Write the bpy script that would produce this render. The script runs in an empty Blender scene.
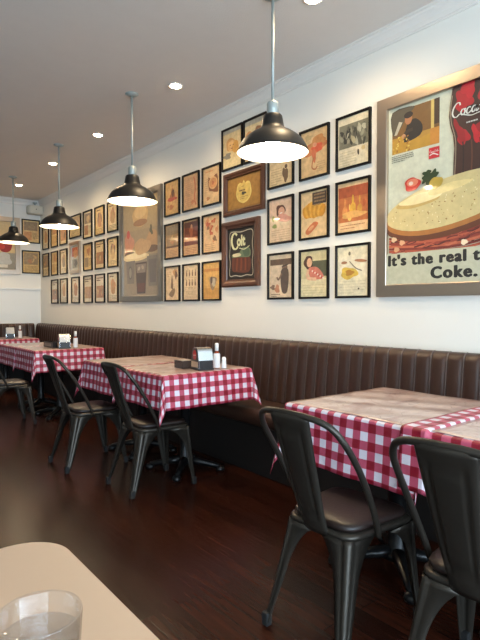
import bpy, bmesh, math, random
from mathutils import Vector, Matrix
PI = math.pi
sc = bpy.context.scene
col = sc.collection
RND = random.Random(7)

# ------------------------------------------------------------------ helpers
def lin(c):
    return c / 12.92 if c <= 0.04045 else ((c + 0.055) / 1.055) ** 2.4
def rgb(r, g, b):
    return (lin(r / 255), lin(g / 255), lin(b / 255), 1.0)

class MB:
    """collects faces of one mesh (several materials, optional colours and uvs)"""
    def __init__(s):
        s.v, s.f, s.mi, s.sm, s.c, s.uv = [], [], [], [], [], []
    def face(s, idx, m=0, smooth=False, c=None):
        s.f.append(tuple(idx)); s.mi.append(m); s.sm.append(smooth); s.c.append(c)
    def box(s, x0, x1, y0, y1, z0, z1, m=0):
        b = len(s.v)
        s.v += [(x, y, z) for z in (z0, z1) for y in (y0, y1) for x in (x0, x1)]
        for q in ((0, 2, 3, 1), (4, 5, 7, 6), (0, 1, 5, 4), (2, 6, 7, 3), (0, 4, 6, 2), (1, 3, 7, 5)):
            s.face([b + i for i in q], m)
    def lathe(s, prof, n=32, c=(0, 0, 0), m=0, cap0=False, cap1=False):
        b = len(s.v)
        for r, z in prof:
            for k in range(n):
                a = 2 * PI * k / n
                s.v.append((c[0] + r * math.cos(a), c[1] + r * math.sin(a), c[2] + z))
        for i in range(len(prof) - 1):
            for k in range(n):
                k2 = (k + 1) % n
                s.face((b + i * n + k, b + i * n + k2, b + (i + 1) * n + k2, b + (i + 1) * n + k), m, True)
        if cap0: s.face([b + k for k in reversed(range(n))], m)
        if cap1:
            t = b + (len(prof) - 1) * n
            s.face([t + k for k in range(n)], m)
    def tube(s, pts, r, n=10, m=0, cap=True):
        pts = [Vector(p) for p in pts]
        rs = r if isinstance(r, (list, tuple)) else [r] * len(pts)
        b = len(s.v); up = None
        for i, p in enumerate(pts):
            t = (pts[min(i + 1, len(pts) - 1)] - pts[max(i - 1, 0)]).normalized()
            if up is None:
                up = t.orthogonal().normalized()
            up = (up - t * up.dot(t)).normalized()
            w = t.cross(up)
            for k in range(n):
                a = 2 * PI * k / n
                s.v.append(tuple(p + (up * math.cos(a) + w * math.sin(a)) * rs[i]))
        for i in range(len(pts) - 1):
            for k in range(n):
                k2 = (k + 1) % n
                s.face((b + i * n + k, b + i * n + k2, b + (i + 1) * n + k2, b + (i + 1) * n + k), m, True)
        if cap:
            s.face([b + k for k in reversed(range(n))], m)
            t = b + (len(pts) - 1) * n
            s.face([t + k for k in range(n)], m)
    def prism(s, poly, z0, z1, m=0):
        """poly of (x,y) extruded between two heights"""
        b = len(s.v); n = len(poly)
        s.v += [(x, y, z0) for x, y in poly] + [(x, y, z1) for x, y in poly]
        s.face([b + k for k in reversed(range(n))], m)
        s.face([b + n + k for k in range(n)], m)
        for k in range(n):
            k2 = (k + 1) % n
            s.face((b + k, b + k2, b + n + k2, b + n + k), m)
    def grid(s, rows, m=0, smooth=True, closed=False):
        """rows: list of equally long point lists"""
        b = len(s.v); n = len(rows[0])
        for r in rows: s.v += [tuple(p) for p in r]
        for i in range(len(rows) - 1):
            for k in range(n if closed else n - 1):
                k2 = (k + 1) % n
                s.face((b + i * n + k, b + i * n + k2, b + (i + 1) * n + k2, b + (i + 1) * n + k), m, smooth)
    def build(s, name, mats, parent=None, bevel=0, seg=2, solid=0, loc=None, rz=None, fix=True):
        me = bpy.data.meshes.new(name)
        me.from_pydata(s.v, [], s.f)
        if not isinstance(mats, (list, tuple)): mats = [mats]
        for mt in mats: me.materials.append(mt)
        for p, mi, sm in zip(me.polygons, s.mi, s.sm):
            p.material_index = mi; p.use_smooth = sm
        if any(c is not None for c in s.c):
            at = me.color_attributes.new('Col', 'FLOAT_COLOR', 'CORNER')
            for p, c in zip(me.polygons, s.c):
                c = c or (1, 1, 1, 1)
                for li in p.loop_indices: at.data[li].color = c
        if s.uv:
            ul = me.uv_layers.new(name='UVMap')
            for l in me.loops: ul.data[l.index].uv = s.uv[l.vertex_index]
        if fix:
            bm = bmesh.new(); bm.from_mesh(me)
            bmesh.ops.recalc_face_normals(bm, faces=bm.faces); bm.to_mesh(me); bm.free()
        me.update()
        o = bpy.data.objects.new(name, me); col.objects.link(o)
        if parent is not None: o.parent = parent
        if loc is not None: o.location = loc
        if rz is not None: o.rotation_euler = (0, 0, rz)
        if bevel:
            md = o.modifiers.new('Bevel', 'BEVEL'); md.width = bevel; md.segments = seg
            md.limit_method = 'ANGLE'; md.angle_limit = math.radians(40)
            md.harden_normals = False
        if solid:
            md = o.modifiers.new('Solid', 'SOLIDIFY'); md.thickness = solid; md.offset = 0
        return o

def tag(o, label=None, cat=None, group=None, kind=None):
    if label: o['label'] = label
    if cat: o['category'] = cat
    if group: o['group'] = group
    if kind: o['kind'] = kind
    return o
def empty(name, loc, rz=0):
    o = bpy.data.objects.new(name, None); col.objects.link(o)
    o.empty_display_size = .05
    o.location = loc; o.rotation_euler = (0, 0, rz)
    return o
def copy_tree(o, parent=None):
    c = o.copy(); col.objects.link(c); c.parent = parent
    for ch in list(o.children): copy_tree(ch, c)
    return c
def struct(o):
    o['kind'] = 'structure'; return o
def smooth_path(pts, n=6, closed=False):
    """Catmull-Rom through the points"""
    P = [Vector(p) for p in pts]; out = []
    N = len(P)
    for i in range(N if closed else N - 1):
        if closed: p0, p1, p2, p3 = P[i - 1], P[i], P[(i + 1) % N], P[(i + 2) % N]
        else: p0, p1, p2, p3 = P[max(i - 1, 0)], P[i], P[i + 1], P[min(i + 2, N - 1)]
        for k in range(n):
            t = k / n
            out.append(0.5 * ((2 * p1) + (p2 - p0) * t + (2 * p0 - 5 * p1 + 4 * p2 - p3) * t * t + (3 * p1 - p0 - 3 * p2 + p3) * t ** 3))
    if not closed: out.append(P[-1])
    return out

# ------------------------------------------------------------------ materials
def mat(name, base=(.5, .5, .5, 1), rough=.5, metal=0, coat=0, coat_rough=.05, spec=.5, noise=0, nscale=20, bump=0, bscale=60, emit=None, estr=0, trans=0, ior=1.45, aniso=0):
    m = bpy.data.materials.new(name); m.use_nodes = True
    nt = m.node_tree; b = nt.nodes['Principled BSDF']
    b.inputs['Base Color'].default_value = base
    b.inputs['Roughness'].default_value = rough
    b.inputs['Metallic'].default_value = metal
    b.inputs['Coat Weight'].default_value = coat
    b.inputs['Coat Roughness'].default_value = coat_rough
    b.inputs['Specular IOR Level'].default_value = spec
    b.inputs['Transmission Weight'].default_value = trans
    b.inputs['IOR'].default_value = ior
    b.inputs['Anisotropic'].default_value = aniso
    if emit:
        b.inputs['Emission Color'].default_value = emit; b.inputs['Emission Strength'].default_value = estr
    tc = nt.nodes.new('ShaderNodeTexCoord')
    if noise:
        n = nt.nodes.new('ShaderNodeTexNoise'); n.inputs['Scale'].default_value = nscale; n.inputs['Detail'].default_value = 5
        nt.links.new(tc.outputs['Object'], n.inputs['Vector'])
        mx = nt.nodes.new('ShaderNodeMix'); mx.data_type = 'RGBA'
        mx.inputs[6].default_value = tuple(c * (1 - noise) for c in base[:3]) + (1,)
        mx.inputs[7].default_value = tuple(min(1, c * (1 + noise)) for c in base[:3]) + (1,)
        nt.links.new(n.outputs['Fac'], mx.inputs[0]); nt.links.new(mx.outputs[2], b.inputs['Base Color'])
    if bump:
        n = nt.nodes.new('ShaderNodeTexNoise'); n.inputs['Scale'].default_value = bscale; n.inputs['Detail'].default_value = 4
        nt.links.new(tc.outputs['Object'], n.inputs['Vector'])
        bp = nt.nodes.new('ShaderNodeBump'); bp.inputs['Strength'].default_value = bump; bp.inputs['Distance'].default_value = .01
        nt.links.new(n.outputs['Fac'], bp.inputs['Height']); nt.links.new(bp.outputs['Normal'], b.inputs['Normal'])
    return m

M = {}
M['wall'] = mat('wall_paint', rgb(232, 228, 219), .6, noise=.02, nscale=3, bump=.05, bscale=120)
M['ceil'] = mat('ceiling_paint', rgb(222, 212, 202), .8, noise=.03, nscale=8, bump=.25, bscale=90)
M['trim'] = mat('trim_paint', rgb(226, 220, 212), .45)
M['panel'] = mat('white_panel_paint', rgb(228, 230, 228), .4)
M['frame'] = mat('black_frame', rgb(18, 14, 12), .45, spec=.25)
M['wood_frame'] = mat('brown_wood_frame', rgb(82, 48, 30), .35, noise=.35, nscale=14, coat=.3)
M['gun'] = mat('gunmetal', rgb(58, 53, 47), .36, .6, noise=.12, nscale=9, bump=.04, bscale=40)
M['rubber'] = mat('rubber', rgb(22, 22, 22), .7)
M['pad'] = mat('seat_leather', rgb(32, 21, 18), .42, noise=.15, nscale=12, bump=.1, bscale=90)
M['vinyl'] = mat('banquette_vinyl', rgb(56, 35, 26), .42, noise=.12, nscale=6, bump=.05, bscale=70)
M['welt'] = mat('banquette_welt', rgb(104, 92, 88), .35)
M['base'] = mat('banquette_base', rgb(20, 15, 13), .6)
M['black'] = mat('black_enamel', rgb(22, 20, 18), .45)
M['shade_in'] = mat('shade_white_enamel', rgb(245, 240, 228), .4)
M['grey_metal'] = mat('grey_rod_metal', rgb(160, 166, 162), .4, .3)
M['bulb'] = mat('bulb_glow', rgb(255, 230, 190), .4, emit=(1, .80, .54, 1), estr=165)
M['down'] = mat('downlight_glow', rgb(255, 240, 210), .4, emit=(1, .80, .50, 1), estr=60)
M['iron'] = mat('cast_iron', rgb(24, 24, 25), .3, .4)
M['ttop'] = mat('table_laminate', rgb(60, 40, 28), .5)
M['beige'] = mat('beige_laminate', rgb(200, 168, 140), .38, noise=.02, nscale=30)
M['edge'] = mat('dark_edge', rgb(60, 46, 36), .5)
M['chrome'] = mat('chrome', rgb(215, 218, 222), .16, 1)
M['dark'] = mat('dark_plastic', rgb(30, 24, 24), .35)
M['white'] = mat('white_plastic', rgb(232, 230, 226), .4)
M['label'] = mat('paper_label', rgb(226, 224, 224), .6)
M['sauce'] = mat('orange_sauce', rgb(150, 60, 22), .2, coat=.6)
M['salt'] = mat('salt_glass', rgb(225, 225, 226), .25, coat=.5)
M['red'] = mat('logo_red', rgb(190, 22, 34), .4)
M['packet'] = mat('paper_packets', rgb(182, 160, 138), .6, noise=.5, nscale=50)
M['smoke'] = mat('smoky_plastic', rgb(60, 50, 46), .2, coat=.5)
def clear(name, tint, lo, hi):
    """thin clear surface: straight through, mirror like towards the rim"""
    m = bpy.data.materials.new(name); m.use_nodes = True
    nt = m.node_tree; nt.nodes.remove(nt.nodes['Principled BSDF'])
    tr = nt.nodes.new('ShaderNodeBsdfTransparent'); tr.inputs[0].default_value = tint
    gl = nt.nodes.new('ShaderNodeBsdfGlossy'); gl.inputs['Roughness'].default_value = .03
    lw = nt.nodes.new('ShaderNodeLayerWeight'); lw.inputs[0].default_value = .35
    mr = nt.nodes.new('ShaderNodeMapRange'); mr.inputs[3].default_value = lo; mr.inputs[4].default_value = hi
    nt.links.new(lw.outputs['Facing'], mr.inputs[0])
    mx = nt.nodes.new('ShaderNodeMixShader')
    nt.links.new(mr.outputs[0], mx.inputs[0]); nt.links.new(tr.outputs[0], mx.inputs[1]); nt.links.new(gl.outputs[0], mx.inputs[2])
    nt.links.new(mx.outputs[0], nt.nodes['Material Output'].inputs[0])
    return m
M['glass'] = clear('clear_glass', (.985, .99, .995, 1), .01, .5)
M['water'] = clear('water', (.985, .99, .995, 1), .08, .45)
M['steel'] = mat('brushed_steel', rgb(196, 178, 160), .3, 1, noise=.08, nscale=4, aniso=.5)
M['steel_dull'] = mat('dull_steel', rgb(150, 142, 132), .34, 1)
M['alum'] = mat('window_aluminium', rgb(150, 152, 154), .4, .8)
M['fixture'] = mat('off_white_casing', rgb(206, 198, 180), .5)

# printed art: colours come from the mesh, mottled like old paper, under picture glass
def make_print(name, cr=.05, mott=.3, coat=1.0):
    m = bpy.data.materials.new(name); m.use_nodes = True
    nt = m.node_tree; b = nt.nodes['Principled BSDF']
    at = nt.nodes.new('ShaderNodeAttribute'); at.attribute_name = 'Col'
    tc = nt.nodes.new('ShaderNodeTexCoord'); oi = nt.nodes.new('ShaderNodeObjectInfo')
    ad = nt.nodes.new('ShaderNodeVectorMath'); ad.operation = 'ADD'
    sc_ = nt.nodes.new('ShaderNodeVectorMath'); sc_.operation = 'SCALE'; sc_.inputs[3].default_value = 40
    cb = nt.nodes.new('ShaderNodeCombineXYZ')
    for i in range(3): nt.links.new(oi.outputs['Random'], cb.inputs[i])
    nt.links.new(cb.outputs[0], sc_.inputs[0])
    nt.links.new(tc.outputs['Object'], ad.inputs[0]); nt.links.new(sc_.outputs[0], ad.inputs[1])
    n = nt.nodes.new('ShaderNodeTexNoise'); n.inputs['Scale'].default_value = 26; n.inputs['Detail'].default_value = 7; n.inputs['Roughness'].default_value = .65
    nt.links.new(ad.outputs[0], n.inputs['Vector'])
    mr = nt.nodes.new('ShaderNodeMapRange'); mr.inputs[1].default_value = .3; mr.inputs[2].default_value = .7
    mr.inputs[3].default_value = 1 - mott; mr.inputs[4].default_value = 1 + mott * .4
    nt.links.new(n.outputs['Fac'], mr.inputs[0])
    mu = nt.nodes.new('ShaderNodeVectorMath'); mu.operation = 'SCALE'
    nt.links.new(at.outputs['Color'], mu.inputs[0]); nt.links.new(mr.outputs[0], mu.inputs[3])
    nt.links.new(mu.outputs[0], b.inputs['Base Color'])
    b.inputs['Roughness'].default_value = .6
    b.inputs['Coat Weight'].default_value = coat; b.inputs['Coat Roughness'].default_value = cr
    return m
M['print'] = make_print('printed_paper')
M['dim'] = make_print('painted_mirror', .1, .1, .15)
M['poster'] = make_print('printed_poster', .07, .14)

# gingham in cloth metres (uv)
def make_gingham():
    m = bpy.data.materials.new('gingham_cloth'); m.use_nodes = True
    nt = m.node_tree; b = nt.nodes['Principled BSDF']; L = nt.links.new
    uv = nt.nodes.new('ShaderNodeUVMap'); uv.uv_map = 'UVMap'
    sp = nt.nodes.new('ShaderNodeSeparateXYZ'); L(uv.outputs[0], sp.inputs[0])
    outs = []
    for i in range(2):
        d = nt.nodes.new('ShaderNodeMath'); d.operation = 'DIVIDE'; d.inputs[1].default_value = .072
        L(sp.outputs[i], d.inputs[0])
        fr = nt.nodes.new('ShaderNodeMath'); fr.operation = 'FRACT'; L(d.outputs[0], fr.inputs[0])
        lt = nt.nodes.new('ShaderNodeMath'); lt.operation = 'LESS_THAN'; lt.inputs[1].default_value = .5; L(fr.outputs[0], lt.inputs[0])
        outs.append(lt)
    s = nt.nodes.new('ShaderNodeMath'); s.operation = 'ADD'; L(outs[0].outputs[0], s.inputs[0]); L(outs[1].outputs[0], s.inputs[1])
    h = nt.nodes.new('ShaderNodeMath'); h.operation = 'MULTIPLY'; h.inputs[1].default_value = .5; L(s.outputs[0], h.inputs[0])
    cr = nt.nodes.new('ShaderNodeValToRGB'); cr.color_ramp.interpolation = 'CONSTANT'
    e = cr.color_ramp.elements
    e[0].position = 0; e[0].color = rgb(224, 214, 224)
    e[1].position = .75; e[1].color = rgb(138, 6, 34)
    k = e.new(.25); k.color = rgb(188, 78, 102)
    L(h.outputs[0], cr.inputs[0])
    L(cr.outputs[0], b.inputs['Base Color'])
    b.inputs['Roughness'].default_value = .5
    b.inputs['Coat Weight'].default_value = .35; b.inputs['Coat Roughness'].default_value = .25
    n = nt.nodes.new('ShaderNodeTexNoise'); n.inputs['Scale'].default_value = 14; n.inputs['Detail'].default_value = 3
    L(uv.outputs[0], n.inputs['Vector'])
    bp = nt.nodes.new('ShaderNodeBump'); bp.inputs['Strength'].default_value = .35; bp.inputs['Distance'].default_value = .02
    L(n.outputs['Fac'], bp.inputs['Height']); L(bp.outputs[0], b.inputs['Normal'])
    return m
M['gingham'] = make_gingham()

def make_glare_cover():
    """creased shiny clear plastic sheet, glare of the wall painted in as tan"""
    m = bpy.data.materials.new('creased_plastic_glare'); m.use_nodes = True
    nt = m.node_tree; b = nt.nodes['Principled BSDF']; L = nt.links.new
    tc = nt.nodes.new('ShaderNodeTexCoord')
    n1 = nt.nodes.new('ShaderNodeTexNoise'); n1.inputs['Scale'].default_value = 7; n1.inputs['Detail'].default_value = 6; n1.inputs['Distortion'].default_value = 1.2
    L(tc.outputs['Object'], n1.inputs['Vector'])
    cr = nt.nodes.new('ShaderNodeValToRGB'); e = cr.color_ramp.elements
    e[0].position = .30; e[0].color = rgb(158, 112, 102)  # pinkish tan is reflected wall glare put into the base colour
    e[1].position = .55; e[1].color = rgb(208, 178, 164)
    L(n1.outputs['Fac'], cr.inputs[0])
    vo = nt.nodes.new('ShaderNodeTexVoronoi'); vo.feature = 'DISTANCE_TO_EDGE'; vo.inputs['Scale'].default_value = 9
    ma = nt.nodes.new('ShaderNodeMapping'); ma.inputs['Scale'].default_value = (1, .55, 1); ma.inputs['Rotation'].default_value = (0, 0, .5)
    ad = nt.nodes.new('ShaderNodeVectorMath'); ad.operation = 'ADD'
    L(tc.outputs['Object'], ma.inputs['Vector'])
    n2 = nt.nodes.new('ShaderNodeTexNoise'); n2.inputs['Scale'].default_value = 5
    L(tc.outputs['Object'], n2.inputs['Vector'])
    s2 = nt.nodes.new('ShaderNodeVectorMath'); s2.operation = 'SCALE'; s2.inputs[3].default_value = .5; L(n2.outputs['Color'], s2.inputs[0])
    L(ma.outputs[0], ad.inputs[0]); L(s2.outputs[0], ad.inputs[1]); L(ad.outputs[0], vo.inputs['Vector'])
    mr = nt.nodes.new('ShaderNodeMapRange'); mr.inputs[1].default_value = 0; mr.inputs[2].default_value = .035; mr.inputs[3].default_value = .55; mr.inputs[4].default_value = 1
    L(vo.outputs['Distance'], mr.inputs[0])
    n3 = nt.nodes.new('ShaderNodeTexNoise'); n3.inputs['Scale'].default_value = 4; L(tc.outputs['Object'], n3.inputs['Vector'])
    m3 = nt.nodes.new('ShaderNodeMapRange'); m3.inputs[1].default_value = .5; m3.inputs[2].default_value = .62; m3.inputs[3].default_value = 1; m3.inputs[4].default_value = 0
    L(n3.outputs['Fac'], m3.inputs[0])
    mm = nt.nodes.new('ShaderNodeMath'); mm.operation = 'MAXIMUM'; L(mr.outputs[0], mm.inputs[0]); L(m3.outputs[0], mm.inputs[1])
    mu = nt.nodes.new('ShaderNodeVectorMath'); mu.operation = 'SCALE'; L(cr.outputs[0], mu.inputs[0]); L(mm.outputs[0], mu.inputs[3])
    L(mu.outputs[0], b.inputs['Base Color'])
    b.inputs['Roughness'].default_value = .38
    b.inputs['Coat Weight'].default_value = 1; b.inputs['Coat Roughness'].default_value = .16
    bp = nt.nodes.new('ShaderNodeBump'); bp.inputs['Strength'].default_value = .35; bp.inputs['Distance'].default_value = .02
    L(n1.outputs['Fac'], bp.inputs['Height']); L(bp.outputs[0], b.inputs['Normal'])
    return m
M['cover'] = make_glare_cover()

def make_floor():
    m = bpy.data.materials.new('dark_wood_floor'); m.use_nodes = True
    nt = m.node_tree; b = nt.nodes['Principled BSDF']; L = nt.links.new
    tc = nt.nodes.new('ShaderNodeTexCoord')
    mp = nt.nodes.new('ShaderNodeMapping'); mp.inputs['Rotation'].default_value = (0, 0, PI / 2)
    L(tc.outputs['Object'], mp.inputs['Vector'])
    br = nt.nodes.new('ShaderNodeTexBrick'); br.inputs['Scale'].default_value = 1
    br.inputs['Brick Width'].default_value = 1.3; br.inputs['Row Height'].default_value = .11
    br.inputs['Mortar Size'].default_value = .0025; br.inputs['Mortar Smooth'].default_value = .3
    br.inputs['Color1'].default_value = rgb(58, 26, 15); br.inputs['Color2'].default_value = rgb(40, 18, 11); br.inputs['Mortar'].default_value = rgb(26, 14, 10)
    br.offset = .37
    L(mp.outputs[0], br.inputs['Vector'])
    mp2 = nt.nodes.new('ShaderNodeMapping'); mp2.inputs['Scale'].default_value = (22, 1.6, 1)
    L(tc.outputs['Object'], mp2.inputs['Vector'])
    n = nt.nodes.new('ShaderNodeTexNoise'); n.inputs['Scale'].default_value = 2.2; n.inputs['Detail'].default_value = 6
    L(mp2.outputs[0], n.inputs['Vector'])
    mr = nt.nodes.new('ShaderNodeMapRange'); mr.inputs[1].default_value = .3; mr.inputs[2].default_value = .7; mr.inputs[3].default_value = .55; mr.inputs[4].default_value = 1.2
    L(n.outputs['Fac'], mr.inputs[0])
    mu = nt.nodes.new('ShaderNodeVectorMath'); mu.operation = 'SCALE'; L(br.outputs['Color'], mu.inputs[0]); L(mr.outputs[0], mu.inputs[3])
    L(mu.outputs[0], b.inputs['Base Color'])
    b.inputs['Roughness'].default_value = .26; b.inputs['Specular IOR Level'].default_value = .12
    bp = nt.nodes.new('ShaderNodeBump'); bp.inputs['Strength'].default_value = .12; bp.inputs['Distance'].default_value = .01
    L(n.outputs['Fac'], bp.inputs['Height']); L(bp.outputs[0], b.inputs['Normal'])
    return m
M['floor'] = make_floor()

# ------------------------------------------------------------------ room
WX, BY, CZ = 2.88, 9.04, 3.0           # right wall, back wall, ceiling
LX, NY = -3.0, -2.6
b = MB(); b.box(LX - .1, WX + .1, NY - .1, BY + .1, -.1, 0); struct(b.build('floor', M['floor']))
b = MB(); b.box(LX - .1, WX + .1, NY - .1, BY + .1, CZ, CZ + .1); struct(b.build('ceiling', M['ceil']))
b = MB(); b.box(WX, WX + .1, NY, BY, 0, CZ); struct(b.build('wall_right', M['wall']))
b = MB(); b.box(LX - .1, WX + .1, BY, BY + .1, 0, CZ); struct(b.build('wall_back', M['wall']))
b = MB(); b.box(LX - .1, LX, NY, BY, 0, CZ); struct(b.build('wall_left', M['wall']))
# street front behind the camera: sill wall, piers and lintel around one wide window
wx0, wx1, wz0, wz1 = -2.6, 2.7, .15, 2.35
b = MB()
b.box(LX, WX, NY - .1, NY, 0, wz0); b.box(LX, WX, NY - .1, NY, wz1, CZ)
b.box(LX, wx0, NY - .1, NY, wz0, wz1); b.box(wx1, WX, NY - .1, NY, wz0, wz1)
struct(b.build('wall_near', M['wall']))
w = struct(empty('window_1', ((wx0 + wx1) / 2, NY - .05, wz0)))
hw, hh = (wx1 - wx0) / 2, wz1 - wz0
b = MB()
b.box(-hw, hw, -.03, .03, 0, .05); b.box(-hw, hw, -.03, .03, hh - .05, hh)
for x in (-hw + .025, -hw / 3, hw / 3, hw - .025): b.box(x - .025, x + .025, -.03, .03, .05, hh - .05)
b.build('window_frame', M['alum'], w)
mg = bpy.data.materials.new('window_glass'); mg.use_nodes = True
nt = mg.node_tree; nt.nodes.remove(nt.nodes['Principled BSDF'])
tr = nt.nodes.new('ShaderNodeBsdfTransparent'); gl = nt.nodes.new('ShaderNodeBsdfGlossy'); gl.inputs['Roughness'].default_value = .02
mxs = nt.nodes.new('ShaderNodeMixShader'); mxs.inputs[0].default_value = .06
nt.links.new(tr.outputs[0], mxs.inputs[1]); nt.links.new(gl.outputs[0], mxs.inputs[2]); nt.links.new(mxs.outputs[0], nt.nodes['Material Output'].inputs[0])
b = MB(); b.box(-hw + .05, hw - .05, -.004, .004, .05, hh - .05); b.build('pane', mg, w)

# crown moulding: stepped profile swept along right and back walls
prof = [(0, -.10), (.008, -.10), (.010, -.092), (.016, -.088), (.020, -.060), (.034, -.034), (.046, -.024), (.048, -.012), (.060, -.008), (.062, 0), (0, 0)]
b = MB()
b.grid([[(WX - d, y, CZ + z) for d, z in prof] for y in (NY, BY)], smooth=False); struct(b.build('trim_1', M['trim']))
b = MB()
b.grid([[(x, BY - d, CZ + z) for d, z in prof] for x in (LX, WX)], smooth=False); struct(b.build('trim_2', M['trim']))
# white boarded panel with a ledge on the back wall
b = MB(); b.box(-2.6, 2.86, BY - .03, BY - .001, .02, 1.50); b.box(-2.6, 2.868, BY - .05, BY - .001, 1.50, 1.53)
struct(b.build('trim_3', M['panel'], bevel=.004))

# ------------------------------------------------------------------ banquettes
def banquette(name, length, seat0):
    """local: runs along +X from 0 to length, back against y=0 (wall), seat towards -y"""
    root = empty(name, (0, 0, 0))
    cw = .1; n = int(round(length / cw)); cw = length / n
    vp = [(-.135, .47), (-.128, .55), (-.118, .65), (-.108, .75), (-.099, .85), (-.094, .90), (-.088, .925), (-.074, .941), (-.05, .947), (-.02, .945), (-.001, .94)]
    rows = []
    S = 8
    for i in range(n * S + 1):
        t = (i % S) / S
        bul = .020 * math.sqrt(max(0, 1 - (2 * t - 1) ** 2)) if i % S else 0
        row = []
        for k, (y, z) in enumerate(vp):
            f = 1 if k < 6 else (.7, .5, .3, .2, .1)[k - 6]
            row.append((i * cw / S, y - bul * f * (1 if k < 8 else 0), z + (bul * .15 * f if k >= 6 else 0)))
        rows.append(row)
    b = MB(); b.grid(rows)
    b.box(0, length, -.09, -.002, .05, .90)
    b.build('backrest', M['vinyl'], root)
    b = MB()
    for i in range(1, n):
        b.tube([(i * cw, y - .004, z + .002) for y, z in vp[:9]], .0035, 5)
    b.build('piping', M['welt'], root)
    # seat: padded slab
    sp = [(-.14, .30), (-.14, .455), (-.16, .47), (-.30, .475), (-.43, .472), (-.480, .462), (-.497, .44), (-.500, .40), (-.488, .365), (-.46, .35), (-.42, .35)]
    b = MB(); b.grid([[(x, y, z) for y, z in sp] for x in (seat0, length)])
    b.build('seat', M['vinyl'], root)
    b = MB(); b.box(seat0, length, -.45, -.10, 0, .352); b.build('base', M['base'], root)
    return root
bq = banquette('banquette', 10.5, .50)
bq.location = (WX - .001, BY - .056, 0); bq.rotation_euler = (0, 0, -PI / 2)      # local +x runs towards the viewer, back on the right wall
tag(bq, 'long brown vinyl banquette with ribbed upright back running along the picture wall', 'banquette')
bq2 = banquette('banquette', 4.5, 0)
bq2.location = (-1.775, BY - .052, 0)
tag(bq2, 'short brown ribbed banquette across the far end wall under the white panel', 'banquette')

# ------------------------------------------------------------------ chairs
def chair_proto():
    root = empty('dining_chair', (0, 0, 0))
    # seat pan with rounded corners
    def rr(hx, hy, r, n=6):
        p = []
        for cx, cy, a0 in ((hx - r, hy - r, 0), (-hx + r, hy - r, 90), (-hx + r, -hy + r, 180), (hx - r, -hy + r, 270)):
            for k in range(n + 1):
                a = math.radians(a0 + 90 * k / n); p.append((cx + r * math.cos(a), cy + r * math.sin(a)))
        return p
    def tp(x, y):
        '''narrower towards the back'''
        return (x * (.94 if x < 0 else 1), y * (1 - .20 * (.187 - x) / .374))
    b = MB()
    rows = []
    for hx, hy, z in ((.175, .180, .394), (.185, .190, .397), (.187, .192, .409), (.180, .185, .417), (.14, .145, .418)):
        rows.append([(*tp(x, y), z) for x, y in rr(hx, hy, .06)])
    b.grid(rows, closed=True); b.face(range(len(b.v) - 28, len(b.v)))
    b.build('seat', M['gun'], root)
    b = MB(); rows = []
    for k, (s, z) in enumerate(((.160, .416), (.172, .421), (.176, .430), (.172, .441), (.155, .448), (.10, .452))):
        rows.append([(*tp(x, y), z) for x, y in rr(s, s + .004, .07 if k < 5 else .05)])
    b.grid(rows, closed=True); b.face(range(len(b.v) - 28, len(b.v)), 0, True)
    b.build('seat_pad', M['pad'], root)
    # legs: bent sheet, wings widen into an arched apron under the seat
    for sx, sy, fx, fy, nm in ((-1, -1, -.262, -.188, 'r'), (-1, 1, -.262, .188, 'r'), (1, -1, .222, -.195, 'f'), (1, 1, .222, .195, 'f')):
        b = MB(); rows = []
        T = 18
        for i in range(T + 1):
            t = i / T
            z = .012 + t * .388
            cx = fx + ((.183 if sx > 0 else -.172) - fx) * t ** .9; cy = fy + (sy * (.188 if sx > 0 else .150) - fy) * t ** .9
            # arch: wing widths measured along each side
            base = .017 + .035 * t ** 1.1
            u = max(0, (t - .60) / .40)
            arch = 1 - math.sqrt(max(0, 1 - u * u))
            wx = base + (.150 - .052) * min(1, arch * 1.15) if u > 0 else base
            wy = base + ((.155 if sx > 0 else .120) - .052) * min(1, arch * 1.15) if u > 0 else base
            c = .012 + .012 * t           # corner chamfer
            d = .006 + .004 * t             # depth of the pressed rib
            P = [(cx - sx * (wx + c), cy), (cx - sx * (c + base * .35), cy), (cx - sx * (c + .004), cy - sy * d * .6),
                 (cx - sx * c, cy), (cx - sx * c * .35, cy - sy * c * .35), (cx, cy - sy * c), (cx - sx * d * .6, cy - sy * (c + .004)), (cx, cy - sy * (c + base * .35)), (cx, cy - sy * (wy + c))]
            rows.append([(x, y, z) for x, y in P])
        b.grid(rows, smooth=True)
        lg = b.build('leg', M['gun'], root, solid=.003)
        b = MB()
        x0, y0 = fx - sx * .012, fy - sy * .012
        b.prism([(x0 - .0145, y0 - .0145), (x0 + .0145, y0 - .0145), (x0 + .0145, y0 + .0145), (x0 - .0145, y0 + .0145)], 0, .05)
        b.build('foot_cap', M['rubber'], lg, bevel=.004)
    # back loop
    half = [(-.050, .180, .400), (-.075, .187, .46), (-.138, .196, .58), (-.205, .197, .69), (-.254, .189, .760), (-.287, .166, .808), (-.309, .125, .832), (-.322, .06, .842)]
    pts = half + [(-.326, 0, .844)] + [(x, -y, z) for x, y, z in reversed(half)]
    b = MB(); b.tube(smooth_path(pts, 6), .0115, 10)
    b.build('back_frame', M['gun'], root)
    # side struts: thin rod behind the loop down to the rear corner
    # splat
    b = MB(); rows = []
    N = 22
    def spl(s, v):
        """centre line and half width of the splat"""
        x = -.172 - .153 * v ** .9; z = .395 + .446 * v
        hw = .053 + .038 * v
        return x, z, hw
    for i in range(N + 1):
        v = i / N
        x, z, hw = spl(0, v)
        row = []
        for j in range(21):
            s = -1 + 2 * j / 20
            # pressed border line and side lips
            emb = 0
            m = max(abs(s) / .62, abs(v - .52) / .36)
            if .86 < m < 1.02: emb = .007
            lip = .008 if abs(s) > .93 else 0
            row.append((x - .012 * (1 - s * s) + emb + lip, s * hw, z))
        rows.append(row)
    b.grid(rows); b.build('backrest', M['gun'], root, solid=.003)
    return root
chair = chair_proto()
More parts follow.
